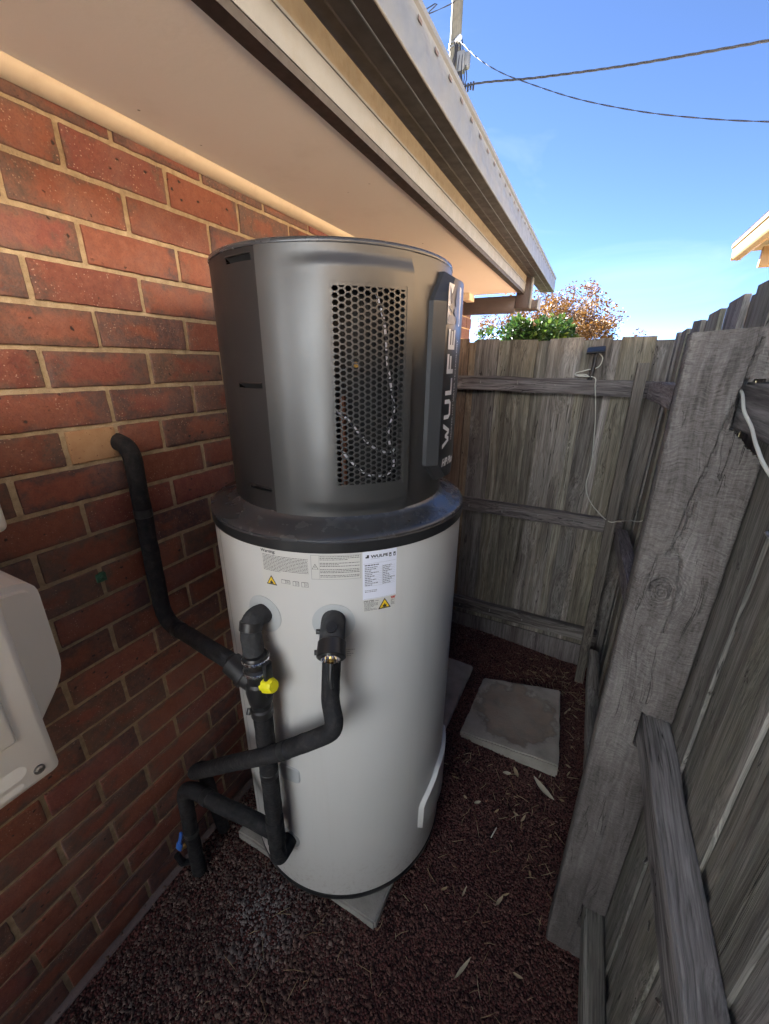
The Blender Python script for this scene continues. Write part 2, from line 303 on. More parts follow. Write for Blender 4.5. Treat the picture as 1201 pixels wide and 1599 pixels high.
def water_mat():
    k = NT('water_drop'); k.P(Base_Color=(.02, .022, .025), Roughness=.03, IOR=1.33, Specular_IOR_Level=.6, Coat_Weight=1., Coat_Roughness=.02); return k.m
MT['water'] = water_mat()
def glass_mat():
    k = NT('window_glass'); k.P(Base_Color=(.02, .025, .03), Roughness=.05, Specular_IOR_Level=.8); return k.m
MT['glass'] = glass_mat()

# ------------------------------------------------------------------ mesh helpers
WL = {}
def tag(o, label=None, cat=None, group=None, kind=None):
    for k, v in (('label', label), ('category', cat), ('group', group), ('kind', kind)):
        if v: o[k] = v
    return o
def put(name, data, loc=(0, 0, 0), parent=None, rot=None):
    o = bpy.data.objects.new(name, data); COL.objects.link(o)
    L = Vector(loc)
    if parent is not None: o.parent = parent; o.location = L-WL[parent]
    else: o.location = L
    if rot is not None: o.rotation_euler = rot
    WL[o] = L; return o
def empty(name, loc, label, cat, group=None):
    o = put(name, None, loc); o.empty_display_size = .05; return tag(o, label, cat, group)

class MB:
    def __init__(s): s.v = []; s.f = []; s.m = []; s.t = []
    def add(s, vs, fs, mi=0, tone=None):
        b = len(s.v); s.v += [tuple(p) for p in vs]; s.f += [tuple(i+b for i in f) for f in fs]; s.m += [mi]*len(fs)
        if tone is not None: s.t += [tone]*len(vs)
        return s
    def box(s, x0, x1, y0, y1, z0, z1, mi=0, bev=0., seg=2, M=None):
        bm = bmesh.new(); bmesh.ops.create_cube(bm, size=1)
        for v in bm.verts: v.co = Vector(((x0+x1)/2+v.co.x*(x1-x0), (y0+y1)/2+v.co.y*(y1-y0), (z0+z1)/2+v.co.z*(z1-z0)))
        if bev: bmesh.ops.bevel(bm, geom=list(bm.edges), offset=bev, segments=seg, profile=.5, affect='EDGES')
        return s.bm(bm, mi, M)
    def bm(s, bm, mi=0, M=None):
        bm.verts.index_update(); vs = [(M @ v.co if M else v.co.copy()) for v in bm.verts]; fs = [[v.index for v in f.verts] for f in bm.faces]
        bm.free(); return s.add(vs, fs, mi)
    def tube(s, pts, r, n=14, mi=0, caps=True, jit=0.):
        P = [Vector(p) for p in pts]; rs = r if isinstance(r, (list, tuple)) else [r]*len(P)
        T = [(P[min(i+1, len(P)-1)]-P[max(i-1, 0)]).normalized() for i in range(len(P))]
        a = T[0].orthogonal().normalized(); rings = []
        for i, p in enumerate(P):
            if i: a = (T[i-1].rotation_difference(T[i]) @ a)
            a = (a-T[i]*a.dot(T[i])).normalized(); b = T[i].cross(a)
            ring = []
            for k in range(n):
                q = 2*PI*k/n; d = a*math.cos(q)+b*math.sin(q); rr = rs[i]
                if jit: rr *= 1+jit*mnoise.noise((p+d*.02)*38)
                ring.append(p+d*rr)
            rings.append(ring)
        vs = [v for g in rings for v in g]; fs = []
        for i in range(len(P)-1):
            for k in range(n): fs.append((i*n+k, i*n+(k+1) % n, (i+1)*n+(k+1) % n, (i+1)*n+k))
        if caps: fs.append(tuple(range(n-1, -1, -1))); fs.append(tuple((len(P)-1)*n+k for k in range(n)))
        return s.add(vs, fs, mi)
    def lathe(s, prof, c, n=128, a0=0., a1=360., mi=0, closed=True):
        full = abs(a1-a0-360) < 1e-6; m = n if full else n+1; vs = []; fs = []
        for k in range(m):
            q = R(a0+(a1-a0)*k/n)
            for (r, z) in prof: vs.append((c[0]+r*math.cos(q), c[1]+r*math.sin(q), z))
        L = len(prof)
        for k in range(n):
            k2 = (k+1) % m
            for j in range(L-1): fs.append((k*L+j, k2*L+j, k2*L+j+1, k*L+j+1))
        return s.add(vs, fs, mi)
    def prism(s, poly, dirv, mi=0):
        n = len(poly); d = Vector(dirv); vs = [Vector(p) for p in poly]+[Vector(p)+d for p in poly]
        fs = [tuple(range(n-1, -1, -1)), tuple(range(n, 2*n))]+[(i, (i+1) % n, n+(i+1) % n, n+i) for i in range(n)]
        return s.add(vs, fs, mi)
    def build(s, name, mats, parent=None, loc=None, ang=35., smooth=True, kind=None, flip=True):
        L = Vector(loc) if loc is not None else (WL[parent].copy() if parent is not None else Vector((0, 0, 0)))
        me = bpy.data.meshes.new(name); v = np.array(s.v, dtype=float)-np.array(L)
        me.from_pydata(v.tolist(), [], s.f)
        for m in (mats if isinstance(mats, (list, tuple)) else [mats]): me.materials.append(MT[m] if isinstance(m, str) else m)
        me.polygons.foreach_set('material_index', s.m)
        if s.t and len(s.t) == len(s.v):
            at = me.attributes.new('tone', 'FLOAT', 'POINT'); at.data.foreach_set('value', s.t)
        if flip:
            bm = bmesh.new(); bm.from_mesh(me); bmesh.ops.recalc_face_normals(bm, faces=bm.faces); bm.to_mesh(me); bm.free()
        if smooth: me.shade_smooth(); me.set_sharp_from_angle(angle=R(ang))
        o = put(name, me, L, parent)
        if kind: o['kind'] = kind
        return o

def fillet(pts, rad, n=7):
    P = [Vector(p) for p in pts]; out = [P[0]]
    for i in range(1, len(P)-1):
        a = (P[i-1]-P[i]); b = (P[i+1]-P[i]); rr = rad[i-1] if isinstance(rad, (list, tuple)) else rad
        r_ = min(rr, a.length*.48, b.length*.48); A = P[i]+a.normalized()*r_; B = P[i]+b.normalized()*r_
        for k in range(n+1):
            t = k/n; out.append(A*(1-t)**2+P[i]*2*t*(1-t)+B*t*t)
    out.append(P[-1]); return out
def densify(pts, step=.02):
    out = [Vector(pts[0])]
    for a, b in zip(pts[:-1], pts[1:]):
        a, b = Vector(a), Vector(b); m = max(1, int((b-a).length/step))
        for k in range(1, m+1): out.append(a.lerp(b, k/m))
    return out
def spline(pts, n=8):
    P = [Vector(p) for p in pts]; P = [P[0]*2-P[1]]+P+[P[-1]*2-P[-2]]; out = []
    for i in range(1, len(P)-2):
        for k in range(n):
            t = k/n; a, b, c, d = P[i-1], P[i], P[i+1], P[i+2]
            out.append(.5*((2*b)+(c-a)*t+(2*a-5*b+4*c-d)*t*t+(3*b-a-3*c+d)*t**3))
    out.append(P[-2]); return out

def gz(x, y):   # ground height: falls a little towards the fence
    return -.045*min(1, max(0, (x-.65)/.5))+.006*mnoise.noise((x*3, y*3, 0))

# ------------------------------------------------------------------ ground
xs = np.concatenate([[-400, -60, -10, -2], np.arange(-.2, 1.75, .05), [3, 10, 60, 400]]); ys = np.concatenate([[-400, -60, -10, -3], np.arange(-1.2, 2.75, .05), [4, 10, 60, 400]])
g = MB(); vs_ = [(x, y, gz(x, y)-.004) for y in ys for x in xs]; nx = len(xs)
g.add(vs_, [(j*nx+i, j*nx+i+1, (j+1)*nx+i+1, (j+1)*nx+i) for j in range(len(ys)-1) for i in range(nx-1)])
g.build('ground', 'ground', kind='structure')

dw = MB(); dw.add([(x, y, .012+gz(1.3, -1)) for y in (-30, -1.6) for x in (-12, 12)], [(0, 1, 3, 2)]); dw.build('added_driveway', 'drive', kind='structure', smooth=False)  # unseen pale concrete added to bounce sunlight into the side yard
# ------------------------------------------------------------------ the brick house
house = empty('brick_house', (0, 1.5, 0), 'red brick house wall with wide pale eave and grey gutter above the water heater', 'house')
HY0 = -1.1
wall = MB().box(-.11, -.0045, HY0, 3.75, -.05, 2.24).box(-8, -.112, HY0, 3.745, -.05, 2.2).build('wall', 'mortar', house, smooth=False)
PH = [.731, .616, .495, .617, .496, .61, .484, .603, .484, .368, .486, .366, .488, .598, .476, .345, .472, .343, .233, .346, .227, .103, .221, .109, .236, .14]
def brick_mesh(w, seed):
    rr = random.Random(seed); bm = bmesh.new(); bmesh.ops.create_cube(bm, size=1)
    for v in bm.verts: v.co = Vector((v.co.x*.05, v.co.y*w, v.co.z*.0755))
    n = 10 if w > .15 else 5
    bmesh.ops.subdivide_edges(bm, edges=[e for e in bm.edges if abs(e.verts[0].co.y-e.verts[1].co.y) > .05], cuts=n, use_grid_fill=True)
    bmesh.ops.subdivide_edges(bm, edges=[e for e in bm.edges if abs(e.verts[0].co.z-e.verts[1].co.z) > .05], cuts=3, use_grid_fill=True)
    bm.normal_update()
    bmesh.ops.bevel(bm, geom=[e for e in bm.edges if len(e.link_faces) == 2 and e.calc_face_angle(0) > 1. and max(v.co.x for v in e.verts) > .02], offset=.003, segments=2, profile=.6, affect='EDGES')
    sd = rr.uniform(0, 200)
    for v in bm.verts:
        p = v.co.copy(); k = .0017 if p.x > .02 else .0006
        v.co += Vector((.0010*mnoise.noise(p*26+Vector((sd, 0, 0)))-.0012*max(0, mnoise.noise(p*60+Vector((sd, 9, 0)))-.35), k*mnoise.noise(p*42+Vector((0, sd, 0))), k*mnoise.noise(p*42+Vector((0, 0, sd)))))
        if p.x > .02 and (abs(p.y) > w/2-.004 or abs(p.z) > .0335) and rr.random() < .05: v.co.x -= rr.uniform(.001, .003)
    me = bpy.data.meshes.new('brick'); bm.to_mesh(me); bm.free(); me.shade_smooth(); return me
BM = [brick_mesh(.2285, s) for s in range(10)]; BH = [brick_mesh(.1095, s+20) for s in range(2)]
BMT = brick_mesh(.1095, 40); BMT.materials.append(MT['tanbrick'])
for m in BM+BH: m.materials.append(MT['brick'])
rest = MB(); cnt = 0
for c in range(26):
    zc = (25-c)*.086+.043; ph = PH[c] % .24; k = -5
    while True:
        y0 = ph+k*.24; y1 = y0+.24; k += 1
        if y0 > 3.72: break
        yc = (y0+y1)/2; hd = y1 > 3.75
        if c == 8 and abs(y0-.484) < .02:
            for q, (me) in enumerate((BMT, BH[0])):
                o = put('brick', me, (-.025+.001, y0+.06+.12*q, zc), wall)
                if q == 0: o['label'] = 'plain tan half brick beside the pipe'
            continue
        px = -.025+random.uniform(-.001, .0015)
        if -.30 < yc < 1.95 and not hd:
            o = put('brick', random.choice(BM), (px, yc+random.uniform(-.001, .001), zc+random.uniform(-.001, .001)), wall, (random.choice((0, PI)) if False else 0, random.uniform(-.006, .006), random.uniform(-.004, .004))); cnt += 1
        else: rest.box(-.05, px+.025, y0+.005, min(y1-.005, 3.755), zc-.038, zc+.038)
rest.build('bricks', 'brick', wall, kind='stuff', smooth=False)
# end wall bricks at the far corner
ends = MB()
for c in range(26):
    zc = (25-c)*.086+.043
    for k in range(8): ends.box(-.012-.24*k-(.12 if c % 2 else 0)-.228, -.012-.24*k-(.12 if c % 2 else 0), 3.752, 3.765, zc-.038, zc+.038)
ends.build('bricks', 'brick', wall, kind='stuff', smooth=False)
MB().box(-.02, .022, HY0, 3.7, -.06, .001, bev=.004).build('footing', 'footing', house)
GY0, GY1 = -1.5, 4.3
MB().box(-.1, .432, GY0, 3.45, 2.2, 2.215).build('soffit', 'soffit', house, smooth=False)
b = MB(); pr = []
for k in range(9): q = PI/2*k/8; pr.append((.004+.026*math.cos(q)*.9, 0, 2.2-.024*math.sin(q)))
poly = [(.002, GY0, 2.199), (.034, GY0, 2.199)]+[(.002+.032*math.cos(PI/2*k/6), GY0, 2.199-.026*math.sin(PI/2*k/6)) for k in range(1, 7)]
b.prism(poly, (0, 3.45-GY0, 0)); b.build('soffit_bead', 'bead', house, ang=50)
MB().box(.428, .4615, GY0, 3.5, 2.194, 2.21).build('fascia_bottom_strip', 'dark_trim', house, smooth=False)  # dark strip along the bottom of the fascia
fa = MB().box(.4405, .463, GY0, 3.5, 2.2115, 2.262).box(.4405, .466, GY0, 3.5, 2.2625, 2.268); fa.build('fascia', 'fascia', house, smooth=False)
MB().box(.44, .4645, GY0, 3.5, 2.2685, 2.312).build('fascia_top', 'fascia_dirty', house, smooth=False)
# gutter: underside, front, rolled lip, straps
gu = MB(); sec = [(.466, 2.42), (.466, 2.313), (.50, 2.309), (.503, 2.311), (.545, 2.3105), (.5455, 2.3085), (.582, 2.3085)]
def extr(mb, sec, th, y0, y1, mi=0):
    n = len(sec); vs = []
    for y in (y0, y1):
        for (x, z) in sec: vs.append((x, y, z))
        for (x, z) in reversed(sec): vs.append((x+th[0], y, z+th[1]))
    m = 2*n; fs = [(i, (i+1) % m, m+(i+1) % m, m+i) for i in range(m)]+[tuple(range(m-1, -1, -1)), tuple(range(m, 2*m))]
    mb.add(vs, fs, mi)
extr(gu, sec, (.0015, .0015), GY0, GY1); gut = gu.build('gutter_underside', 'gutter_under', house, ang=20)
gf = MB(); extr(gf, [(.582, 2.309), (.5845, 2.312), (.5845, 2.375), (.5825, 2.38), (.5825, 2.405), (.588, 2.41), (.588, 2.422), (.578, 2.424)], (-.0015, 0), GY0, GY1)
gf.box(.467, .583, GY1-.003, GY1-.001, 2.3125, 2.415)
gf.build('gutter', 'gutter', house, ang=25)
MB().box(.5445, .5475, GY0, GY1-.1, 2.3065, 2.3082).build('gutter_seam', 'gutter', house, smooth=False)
g0 = MB().box(.5843, .5852, -.5, -.478, 2.388, 2.396).build('gutter_slot', 'brown_trim', house, loc=(.585, -.489, 2.392), smooth=False)
for k in range(1, 44): put('gutter_slot', g0.data, (.585, -.489+.105*k, 2.392), house)
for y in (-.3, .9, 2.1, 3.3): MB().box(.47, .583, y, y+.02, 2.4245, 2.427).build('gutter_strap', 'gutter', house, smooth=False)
# barge timbers at the far end of the eave
MB().box(-.9, .4, 3.505, 3.55, 2.07, 2.19, bev=.003).build('barge_board', 'brown_trim', house)
MB().box(.402, .50, 3.505, 3.55, 2.10, 2.306, bev=.003).build('barge_bracket', 'brown_trim', house)
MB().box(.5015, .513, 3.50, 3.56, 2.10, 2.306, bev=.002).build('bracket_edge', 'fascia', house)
MB().box(.35, .55, 3.56, 3.72, 2.10, 2.16, bev=.003).build('end_block', 'brown_trim', house)
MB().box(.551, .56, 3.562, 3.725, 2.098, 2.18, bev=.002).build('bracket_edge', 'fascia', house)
MB().box(.04, .10, 3.3, 3.44, 2.15, 2.198, bev=.002).build('soffit_batten', 'bead', house)
rf = MB(); rf.add([(.56, GY0, 2.43), (.56, GY1, 2.43), (-4, GY1-.3, 4.15), (-4, GY0, 4.15), (-8.6, GY1-.3, 2.43), (-8.6, GY0, 2.43)], [(0, 1, 2, 3), (3, 2, 4, 5)])
rf.add([(.56, GY1, 2.43), (-4, GY1-.3, 4.15), (-8.6, GY1-.3, 2.43)], [(0, 1, 2)]); rf.build('roof', 'roof', house, smooth=False, flip=False)

# ------------------------------------------------------------------ back fence
bf = empty('back_fence', (.7, 2.35, 0), 'weathered grey paling fence across the far end of the side yard', 'fence')
def paling(parent, x0, x1, y0, y1, z0, z1, m, seed, axis='x', lean=0., lab=None):
    rr = random.Random(seed); bm = bmesh.new(); bmesh.ops.create_cube(bm, size=1)
    for v in bm.verts: v.co = Vector(((x0+x1)/2+v.co.x*(x1-x0), (y0+y1)/2+v.co.y*(y1-y0), (z0+z1)/2+v.co.z*(z1-z0)))
    ed = [e for e in bm.edges if abs(e.verts[0].co.z-e.verts[1].co.z) > .5]
    bmesh.ops.subdivide_edges(bm, edges=ed, cuts=10, use_grid_fill=True)
    sd = rr.uniform(0, 99)
    for v in bm.verts:
        z = v.co.z; d = .0035*mnoise.noise((sd, z*2.2, 0)); t = .002*mnoise.noise((sd+9, z*9, v.co.x*20+v.co.y*20))
        if axis == 'x': v.co.x += d+t+lean*(z-z0); v.co.y += .003*mnoise.noise((sd+5, z*2, v.co.x*8))
        else: v.co.y += d+t+lean*(z-z0); v.co.x += .003*mnoise.noise((sd+5, z*2, v.co.y*8))
        if z > z1-.01: v.co.z += (v.co.x-x0 if axis == 'x' else v.co.y-y0)*rr.uniform(-.05, .05)
    bmesh.ops.bevel(bm, geom=list(bm.edges), offset=.0012, segments=1, affect='EDGES') if False else None
    mb = MB().bm(bm); o = mb.build('paling', m, parent, loc=((x0+x1)/2, (y0+y1)/2, (z0+z1)/2), ang=25)
    if lab: o['label'] = lab
    return o
seed = 100
fr = [(.10, .235), (.262, .395), (.44, .562), (.62, .757), (.81, .965), (1.01, 1.098), (1.128, 1.27)]
for i, (a, b_) in enumerate(fr):
    seed += 1; paling(bf, a, b_, 2.345, 2.359, .02, 1.822+random.uniform(-.004, .004), 'pal_rust' if i == 1 else 'pal_back', seed, lean=random.uniform(-.004, .004))
bk = [(.02, .12), (.215, .285), (.37, .46), (.54, .64), (.735, .83), (.945, 1.03), (1.08, 1.145), (1.25, 1.375)]
for i, (a, b_) in enumerate(bk):
    seed += 1; paling(bf, a, b_, 2.366, 2.38, .02, 1.816+random.uniform(-.006, .004), 'pal_rust' if i == 2 else 'pal_back', seed, lean=random.uniform(-.004, .004))
def rail(parent, p0, p1, hw, hh, m, seed, along='Y', name='rail', bev=.004, split=None):
    bm = bmesh.new(); bmesh.ops.create_cube(bm, size=1); L = (Vector(p1)-Vector(p0)).length
    for v in bm.verts: v.co = Vector((v.co.x*2*hw, v.co.y*L, v.co.z*2*hh))
    bmesh.ops.bevel(bm, geom=list(bm.edges), offset=bev, segments=2, affect='EDGES')
    ed = [e for e in bm.edges if abs(e.verts[0].co.y-e.verts[1].co.y) > L*.5]; bmesh.ops.subdivide_edges(bm, edges=ed, cuts=int(L/.03), use_grid_fill=True)
    for v in bm.verts:
        q = v.co*1.; v.co.x += .003*mnoise.noise((seed, q.y*7, q.z*9)); v.co.z += .004*mnoise.noise((seed+5, q.y*5, q.x*9))
    d = (Vector(p1)-Vector(p0)).normalized()
    rot = Vector((0, 1, 0)).rotation_difference(d).to_matrix().to_4x4(); mid = (Vector(p0)+Vector(p1))/2
    if along == 'X': pass
    return MB().bm(bm, 0, Matrix.Translation(mid) @ rot).build(name, m, parent, loc=mid, ang=30)
rail(bf, (.02, 2.318, 1.605), (1.30, 2.318, 1.593), .024, .037, 'rail_x', 11)
rail(bf, (.02, 2.318, .895), (1.30, 2.318, .893), .024, .037, 'rail_x', 12)
rail(bf, (.02, 2.318, .19), (1.30, 2.318, .195), .024, .038, 'rail_x', 13)
MB().box(.02, 1.3, 2.335, 2.3435, -.06, .10, bev=.003).build('plinth_board', 'stake', bf)
pb = MB(); pts = [(1.252, 2.2, -.06), (1.242, 2.2, .5), (1.232, 2.2, 1.1), (1.226, 2.2, 1.66), (1.226, 2.2, 1.71)]
pb.tube(densify(pts, .06), [.031]*len(densify(pts, .06)), 4, jit=.08); st = pb.build('corner_stake', 'stake', bf, loc=(1.24, 2.2, .8), ang=40)

# ------------------------------------------------------------------ right fence
sf = empty('side_fence', (1.34, .6, 0), 'dark weathered paling fence with housed rails running along the right side', 'fence')
tops = [(2.29, 2.40, 1.838), (2.11, 2.285, 1.840), (1.865, 2.098, 1.850), (1.61, 1.842, 1.858), (1.385, 1.592, 1.866), (1.16, 1.36, 1.871), (.935, 1.14, 1.874)]
for i, (a, b_, t) in enumerate(tops):
    w = .5*(b_-a)
    seed += 1; paling(sf, 1.345, 1.359, a, a+w+.03, -.09, t, 'pal_side', seed, 'y', lean=.003)
    seed += 1; paling(sf, 1.361, 1.375, a+w-.03, b_+.03, -.09, t-.01, 'pal_side', seed, 'y', lean=.003)
seed += 1; paling(sf, 1.3765, 1.3905, .78, 1.12, -.09, 1.86, 'pal_side', seed, 'y')
y = .915
while y > -1.4:
    w = random.uniform(.105, .125)
    seed += 1; paling(sf, 1.337, 1.3435, y-w, y, -.09, 1.875+random.uniform(-.006, .006), 'pal_side', seed, 'y', lean=random.uniform(-.006, .006))
    y -= w+random.uniform(.055, .075)
    seed += 1; paling(sf, 1.3448, 1.355, y-.03, y+.10, -.09, 1.868, 'pal_side', seed, 'y', lean=random.uniform(-.004, .004))
rail(sf, (1.3085, -1.45, 1.632), (1.3085, .93, 1.632), .0265, .039, 'rail', 21)
rail(sf, (1.3085, -1.45, .900), (1.3085, .93, .888), .0265, .039, 'rail', 22)
rail(sf, (1.3085, -1.45, .142), (1.3085, .93, .142), .0265, .039, 'rail', 23)
rail(sf, (1.292, .98, 1.615), (1.288, 2.17, 1.597), .024, .037, 'rail', 24)
rail(sf, (1.292, .98, .985), (1.288, 2.17, .90), .024, .037, 'rail', 25)
rail(sf, (1.292, .98, .17), (1.288, 2.17, .17), .024, .037, 'rail', 26)
# the thick housed post: front (towards camera) face carries the check and the knot
def pleft(z): return 1.204-.0195*(z+.1)/1.84
def make_post():
    y0, y1, z0, z1 = .90, .968, -.10, 1.752; NX, NZ = 46, 430
    crack = [(1.283, 1.74), (1.277, 1.70), (1.274, 1.655), (1.266, 1.60), (1.262, 1.55), (1.258, 1.515), (1.252, 1.48), (1.247, 1.43), (1.243, 1.395), (1.245, 1.36), (1.238, 1.345)]
    crack2 = [(1.258, 1.455), (1.254, 1.40), (1.246, 1.362), (1.25, 1.35), (1.258, 1.345), (1.266, 1.31), (1.27, 1.27), (1.272, 1.22), (1.268, 1.17)]
    def dist(p, L):
        d = 9
        for a, b in zip(L[:-1], L[1:]):
            ax, az = a; bx, bz = b; t = max(0, min(1, ((p[0]-ax)*(bx-ax)+(p[1]-az)*(bz-az))/((bx-ax)**2+(bz-az)**2)))
            d = min(d, math.hypot(p[0]-ax-t*(bx-ax), p[1]-az-t*(bz-az)))
        return d
    def notch(x, z):
        if x > 1.272 and 1.592 < z < 1.677: return True
        if x > 1.272 and .845 < z < .945: return True
        if x > 1.272 and .10 < z < .20: return True
        if x > 1.272 and 1.53 < z <= 1.592 and (x-1.272) > (1.6-z)*1.0: return True
        return False
    front = {}; back = {}; V = []; Fc = []
    def disp(x, z):
        d = .0025*mnoise.noise((x*14, z*6, 3))+.0012*mnoise.noise((x*70, z*30, 1))+.0006*mnoise.noise((x*60, z*400, 1))
        if z > 1.1:
            j = .002*mnoise.noise((x*80, z*80, 7))
            dd = min(dist((x+j, z), crack), dist((x+j, z), crack2)); d += .010*math.exp(-(dd/.0022)**2)-.0014*math.exp(-(dd/.008)**2)
        kx, kz = x-1.243, z-1.262; r = math.hypot(kx*1.25, kz); sw = .0022*math.sin(r*380+2*math.atan2(kz, kx))*math.exp(-(r/.055)**2)
        d += sw+.011*math.exp(-((r-.024)/.0042)**2)*(1 if kz > -.002 else .2)-.006*math.exp(-(r/.034)**2)
        hx, hz = x-1.24, z-1.345; d += .009*math.exp(-((hx/.012)**2+(hz/.006)**2))
        if z < 1.1: d += .0035*max(0, 1-abs(x-1.272-.003*mnoise.noise((z*8, 0, 0)))/.006)
        return d
    for j in range(NZ+1):
        z = z0+(z1-z0)*j/NZ
        for i in range(NX+1):
            t = i/NX; xl = pleft(z); x = xl+(1.334-xl)*t
            e = min(i, NX-i)/NX*.15; rnd = .006*max(0, 1-e/.006)**2
            front[i, j] = len(V); V.append((x, y0+disp(x, z)+rnd, z+(.010*(x-1.2)/.13 if j == NZ else 0)))
    for j in range(NZ+1):
        z = z0+(z1-z0)*j/NZ
        for i in range(NX+1): back[i, j] = len(V); xl = pleft(z); V.append((xl+(1.334-xl)*i/NX+(.004 if i == 0 else 0), y1, z))
    solid = {}
    for j in range(NZ):
        for i in range(NX):
            z = z0+(z1-z0)*(j+.5)/NZ; xl = pleft(z); x = xl+(1.334-xl)*(i+.5)/NX; solid[i, j] = not notch(x+.002*mnoise.noise((x*60, z*60, 4)), z+.003*mnoise.noise((x*90, 2, 4)))
    S = lambda i, j: solid.get((i, j), False)
    for (i, j), s_ in solid.items():
        if not s_: continue
        Fc.append((front[i, j], front[i+1, j], front[i+1, j+1], front[i, j+1]))
        Fc.append((back[i, j], back[i, j+1], back[i+1, j+1], back[i+1, j]))
        if not S(i-1, j): Fc.append((front[i, j], front[i, j+1], back[i, j+1], back[i, j]))
        if not S(i+1, j): Fc.append((front[i+1, j], back[i+1, j], back[i+1, j+1], front[i+1, j+1]))
        if not S(i, j-1): Fc.append((front[i, j], back[i, j], back[i+1, j], front[i+1, j]))
        if not S(i, j+1): Fc.append((front[i, j+1], front[i+1, j+1], back[i+1, j+1], back[i, j+1]))
    m = MB(); m.add(V, Fc); o = m.build('post', 'post', sf, loc=(1.26, .93, .8), ang=50); o['label'] = 'thick cracked hardwood post with a knot and cut housings'
make_post()

gt = empty('light_block_gate', (.6, -1.5, 0), 'added unseen paling gate that blocks low light behind the viewpoint', 'gate')  # unseen gate added to keep bounced light off the lower wall and ground
for k in range(22):
    seed += 1; paling(gt, -1.3+.122*k, -1.3+.122*k+.114, -1.515, -1.50, .03, 1.1, 'pal_back', seed)
for z_ in (.3, .95): MB().box(-1.3, 1.37, -1.499, -1.46, z_-.035, z_+.035, bev=.004).build('rail', 'rail_x', gt)
nl = MB(); rn_ = random.Random(8)
for (a, b_) in fr+bk:
    for z_ in (1.6, .894, .19):
        x = (a+b_)/2+rn_.uniform(-.02, .02)
        if (a, b_) in fr: nl.tube([(x, 2.2935, z_+rn_.uniform(-.02, .02)), (x, 2.2925, z_)], .0036, 7)
nl.build('nail', 'screw', bf, kind='stuff')
nl = MB()
for k in range(14):
    yy = .80-.12*k
    for z_ in (1.45, .62): nl.tube([(1.3375, yy+rn_.uniform(-.02, .02), z_+rn_.uniform(-.03, .03)), (1.3355, yy, z_)], .0034, 7)
nl.build('nail', 'screw', sf, kind='stuff')
# ------------------------------------------------------------------ solar light on back rail, its pale cable
sp = empty('solar_panel', (1.03, 2.30, 1.64), 'small black solar panel on a stem clipped to the top rail of the back fence', 'solar panel')
M_ = Matrix.Translation((1.028, 2.288, 1.767)) @ Matrix.Rotation(R(24), 4, 'X') @ Matrix.Rotation(R(-6), 4, 'Y')
MB().box(-.040, .040, -.03, .03, -.007, .003, bev=.003, M=M_).build('panel_case', 'blackpl', sp)
MB().box(-.035, .035, -.026, .026, .0034, .0045, M=M_).build('solar_cell', 'panel', sp)
MB().tube([(1.03, 2.296, 1.762), (1.032, 2.297, 1.742)], .010, 10).build('swivel', 'blackpl', sp)
MB().tube([(1.032, 2.297, 1.745), (1.03, 2.297, 1.69), (1.022, 2.296, 1.632)], [.007, .009, .011], 10).build('stem', 'blackpl', sp)
cab = spline([(1.04, 2.30, 1.755), (1.062, 2.305, 1.73), (1.05, 2.31, 1.69), (1.0, 2.318, 1.675), (.955, 2.312, 1.66), (.965, 2.298, 1.648), (1.01, 2.30, 1.646), (1.0, 2.31, 1.655), (.96, 2.305, 1.652), (1.0, 2.292, 1.648), (1.045, 2.287, 1.64), (1.052, 2.286, 1.60), (1.068, 2.30, 1.52), (1.082, 2.325, 1.43), (1.095, 2.332, 1.30), (1.102, 2.332, 1.2), (1.095, 2.33, 1.10), (1.12, 2.31, 1.03), (1.17, 2.25, .985), (1.225, 2.175, .965), (1.262, 2.14, .985), (1.285, 1.95, 1.06), (1.30, 1.75, 1.13), (1.31, 1.46, 1.28), (1.32, 1.1, 1.42), (1.31, .985, 1.55)], 8)
MB().tube(cab, .0025, 6).build('cable', 'pale_cable'); tag(bpy.data.objects['cable'], 'thin pale cable hanging from the solar panel down the back fence to the corner', 'cable')
c2 = spline([(1.276, .955, 1.665), (1.276, .90, 1.655), (1.27, .84, 1.632), (1.272, .79, 1.612), (1.268, .73, 1.592), (1.27, .66, 1.568), (1.285, .50, 1.53), (1.30, .3, 1.50)], 8)
o = MB().tube(c2, .0026, 8).build('cable', 'pale_cable'); tag(o, 'short pale cable drooping out of the top notch of the thick fence post', 'cable')

# ------------------------------------------------------------------ pavers
def paver(x0, x1, y0, y1, z0, z1, rot, m, label, cat='paver', parts=True):
    c = ((x0+x1)/2, (y0+y1)/2, (z0+z1)/2); bm = bmesh.new(); bmesh.ops.create_cube(bm, size=1)
    for v in bm.verts: v.co = Vector((v.co.x*(x1-x0), v.co.y*(y1-y0), v.co.z*(z1-z0)))
    bmesh.ops.bevel(bm, geom=list(bm.edges), offset=.006, segments=2, affect='EDGES')
    bmesh.ops.subdivide_edges(bm, edges=[e for e in bm.edges if e.calc_length() > .2], cuts=24, use_grid_fill=True)
    for v in bm.verts:
        v.co += Vector((mnoise.noise(v.co*22), mnoise.noise(v.co*22+Vector((5, 0, 0))), .6*mnoise.noise(v.co*9)))*.0035
    o = MB().bm(bm, 0, Matrix.Translation(c) @ Matrix.Rotation(R(rot), 4, 'Z')).build('concrete_paver', m, loc=c, ang=40)
    return tag(o, label, cat)
paver(.118, .71, .652, 1.245, -.04, .026, 0, 'slab', 'pale concrete paver whose corners show from under the water heater')
paver(.10, .675, 1.43, 1.965, -.05, .014, -1, 'slab', 'pale concrete slab half hidden behind the water heater')
pv = MB(); P4 = [(.757, 1.895), (1.158, 1.99), (1.187, 1.50), (.742, 1.475)]
bm = bmesh.new(); vv = [bm.verts.new((x-.96, y-1.715, z)) for z in (-.065, .018) for (x, y) in P4]
